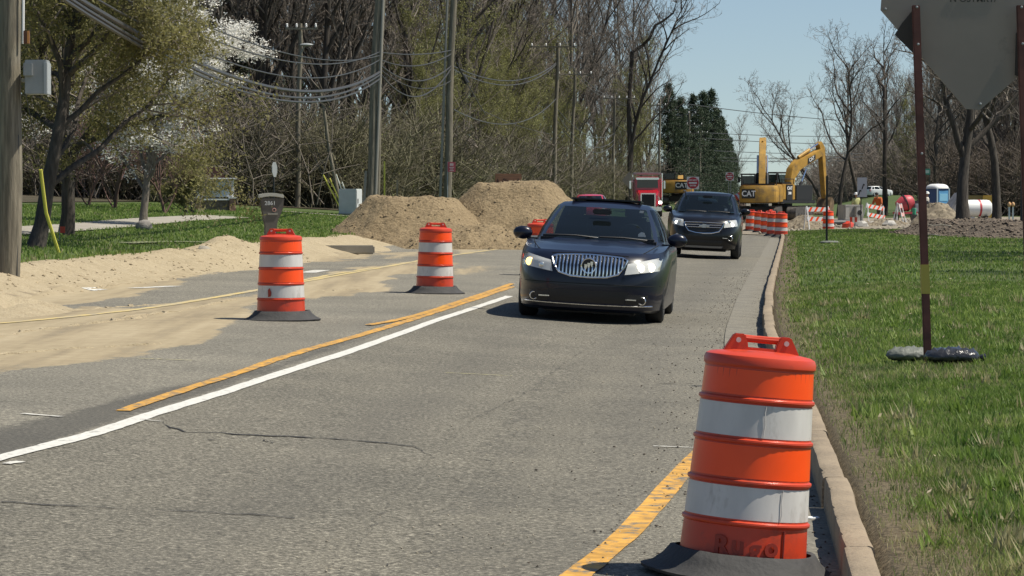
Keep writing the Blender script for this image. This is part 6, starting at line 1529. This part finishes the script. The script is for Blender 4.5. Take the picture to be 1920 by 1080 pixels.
MB().lathe([(.3, .25), (.3, .3), (.2, .36), (.1, .42), (.09, .5)], 20, cap=False).build('base_flange', m_chr, lp); MB().lathe([(.26, -.2), (.26, .27), (.001, .27)], 20, cap=False).build('footing', m_pc, lp)
MB().box((.5, 0, 9.0), (1.1, .2, .12)).build('lamp_head', MATS['dark_metal'], lp)
gs_ = thing('street_sign', 'small green street name sign in front of the brown wood', 'sign', gnd(1737, 210), R(-10)); zc = 1.6+(370-322)/F*210-gs_.location.z
pl = MB().box((0, 0, zc), (.5, .01, .42)).build('plate', mat('sign_green', (.05, .3, .2), .5), gs_); MB().box((0, -.008, zc), (.36, .004, .22)).build('print', mat('pale_green', (.5, .62, .55), .5), pl); MB().tube([(.2, .03, 0), (.2, .03, zc+.2)], .03, 6).build('post', m_mach, gs_)
for i in range(9):                                        # branches lying on the mulch
    q = hm(1720+190*((i*37) % 9)/9, 95+i*2.2); b_ = thing('fallen_branch', 'pale fallen branch lying on the mulch bed', 'branch', q, i*1.1, 'branches on the mulch')
    MB().tube([(0, 0, .03), (.3, .05, .07), (.65, -.03, .05), (.9, .1, .09)], [.025, .022, .016, .008], 6).build('stem', m_path, b_); MB().tube([(.3, .05, .07), (.5, .25, .12)], [.015, .006], 5).build('side_twig', m_path, b_)

# ================================================================== workers
def skin(name, verts, edges, radii, m, parent, root=0):
    me = bpy.data.meshes.new(name); me.from_pydata(verts, edges, []); o = bpy.data.objects.new(name, me); col.objects.link(o)
    md = o.modifiers.new('s', 'SKIN'); md.use_smooth_shade = True
    lay = me.skin_vertices[0].data if me.skin_vertices else None
    if lay is None:
        bm = bmesh.new(); bm.from_mesh(me); bm.verts.layers.skin.verify(); bm.to_mesh(me); bm.free(); lay = me.skin_vertices[0].data
    for i, r in enumerate(radii): lay[i].radius = (r if hasattr(r, '__len__') else (r, r)); lay[i].use_root = i == root
    o.modifiers.new('d', 'SUBSURF').levels = 1
    bpy.context.view_layer.update(); dg = bpy.context.evaluated_depsgraph_get(); m2 = bpy.data.meshes.new_from_object(o.evaluated_get(dg)); bpy.data.objects.remove(o)
    m2.materials.clear(); return mkobj(name, m2, m, parent)
m_skin = mat('skin', (.35, .2, .13), .6)
def person(label, loc, rz, shirt, trousers, hat, bend=0.0, arms='down'):
    t = thing('person', label, 'person', loc, rz); hy = -.05*bend
    hip = (0, 0, .92); ch = (0, -.22*bend, 1.28); nk = (0, -.34*bend, 1.5); hd_ = (0, -.42*bend, 1.63); tp = (0, -.45*bend, 1.76)
    def arm(s, g):
        e = (s*.27, ch[1]-.02-.12*bend, 1.12-.02*bend); h = (s*.27-.03*s, ch[1]-.14-.25*bend, .9-.02*bend); return (s*.19, ch[1]-.03*bend, 1.42), e, h
    aL, eL, hL = arm(-1, 0); aR, eR, hR = arm(1, 0)
    kL, fL, tL = (-.11, -.03, .5), (-.13, .03, .08), (-.14, -.13, .04); kR, fR, tR = (.12, -.06, .5), (.15, .02, .08), (.17, -.14, .04)
    V = [hip, ch, nk, hd_, tp, aL, eL, hL, aR, eR, hR, (-.09, 0, .88), kL, fL, tL, (.09, 0, .88), kR, fR, tR]
    E = [(0, 1), (1, 2), (2, 3), (3, 4), (1, 5), (5, 6), (6, 7), (1, 8), (8, 9), (9, 10), (0, 11), (11, 12), (12, 13), (13, 14), (0, 15), (15, 16), (16, 17), (17, 18)]
    Rd = [(.15, .1), (.15, .1), .055, (.085, .095), .06, .055, .042, .03, .055, .042, .03, .08, .06, .045, .035, .08, .06, .045, .035]
    o = skin('body', V, E, Rd, m_skin, t)
    for s_, h_ in ((-1, hL), (1, hR)):
        for k in range(4): MB().tube([(h_[0]+(k-1.5)*.018, h_[1], h_[2]), (h_[0]+(k-1.5)*.02, h_[1]-.02, h_[2]-.06), (h_[0]+(k-1.5)*.018, h_[1]-.045, h_[2]-.085)], [.011, .01, .008], 5).build('finger', m_skin, o)
        MB().tube([(h_[0]-s_*.03, h_[1]-.01, h_[2]), (h_[0]-s_*.05, h_[1]-.04, h_[2]-.04)], [.012, .009], 5).build('thumb', m_skin, o)
    MB().box((0, hd_[1]-.1, 1.63), (.025, .03, .04)).build('nose', m_skin, o, bevel=.008)
    skin('shirt', [hip, ch, (nk[0], nk[1], 1.46), aL, eL, aR, eR], [(0, 1), (1, 2), (1, 3), (3, 4), (1, 5), (5, 6)], [(.19, .13), (.2, .14), (.08, .08), .085, .065, .085, .065], shirt, t)
    skin('trousers', [(0, 0, .95), (-.1, 0, .86), kL, (fL[0], fL[1], .12), (.1, 0, .86), kR, (fR[0], fR[1], .12)], [(0, 1), (1, 2), (2, 3), (0, 4), (4, 5), (5, 6)], [(.17, .13), .11, .085, .07, .11, .085, .07], trousers, t)
    for f_ in (tL, tR): MB().box((f_[0], f_[1]+.06, .045), (.1, .28, .09)).build('boot', m_mach, t, bevel=.03)
    if hat:
        hh_ = MB(); hh_.lathe([(.17, 0), (.135, .01), (.13, .06), (.09, .12), (.001, .145)], 18, T(0, hd_[1], 1.68), cap=False); hh_.build('hard_hat', hat, t)
    else: MB().ball((0, hd_[1]+.01, 1.69), (.1, .11, .09), 12, 8).build('hair', m_mach, t)
    return t
m_jeans = mat('work_jeans', (.06, .06, .075), .9)
person('worker in an orange shirt bending among the barricades', gnd(1650, 160), R(-35), mat('orange_shirt', (.5, .12, .03), .9), mat('dusty_trousers', (.12, .09, .06), .9), None, 1.0)
person('worker in a white hard hat standing behind the concrete box', gnd(1605, 175), R(20), mat('hi_vis_vest', (.45, .45, .2), .9), m_jeans, mat('hard_hat_white', (.8, .8, .76), .35))
person('worker in a pale vest partly hidden by the rusty sign post', gnd(1738, 178), R(70), mat('pale_vest', (.5, .46, .4), .9), m_jeans, MATS['hard_hat_white'])
# litter by the kerb
li = thing('litter', 'flattened white litter lying by the kerb beside the leaning drum', 'litter', hit(1524, 975)); MB().lathe([(.001, .004), (.034, .004), (.036, .012), (.03, .016), (.001, .012)], 14, cap=False).build('lid', m_wp, li)
# fallen leaves on the lawn: stuff
rg = np.random.default_rng(12); yv = 12+45*rg.random(160)**1.3; uv = .3+4.5*rg.random(160)
lv = mkobj('fallen_leaves', leaf_mesh('fallen_leaves', [Vector(p) for p in on(uv, yv, .045)], 1, .005, .022, mat('dry_leaf', (.36, .3, .2), .9, var=.3, vscale=20), 3), MATS['dry_leaf']); lv['kind'] = 'stuff'
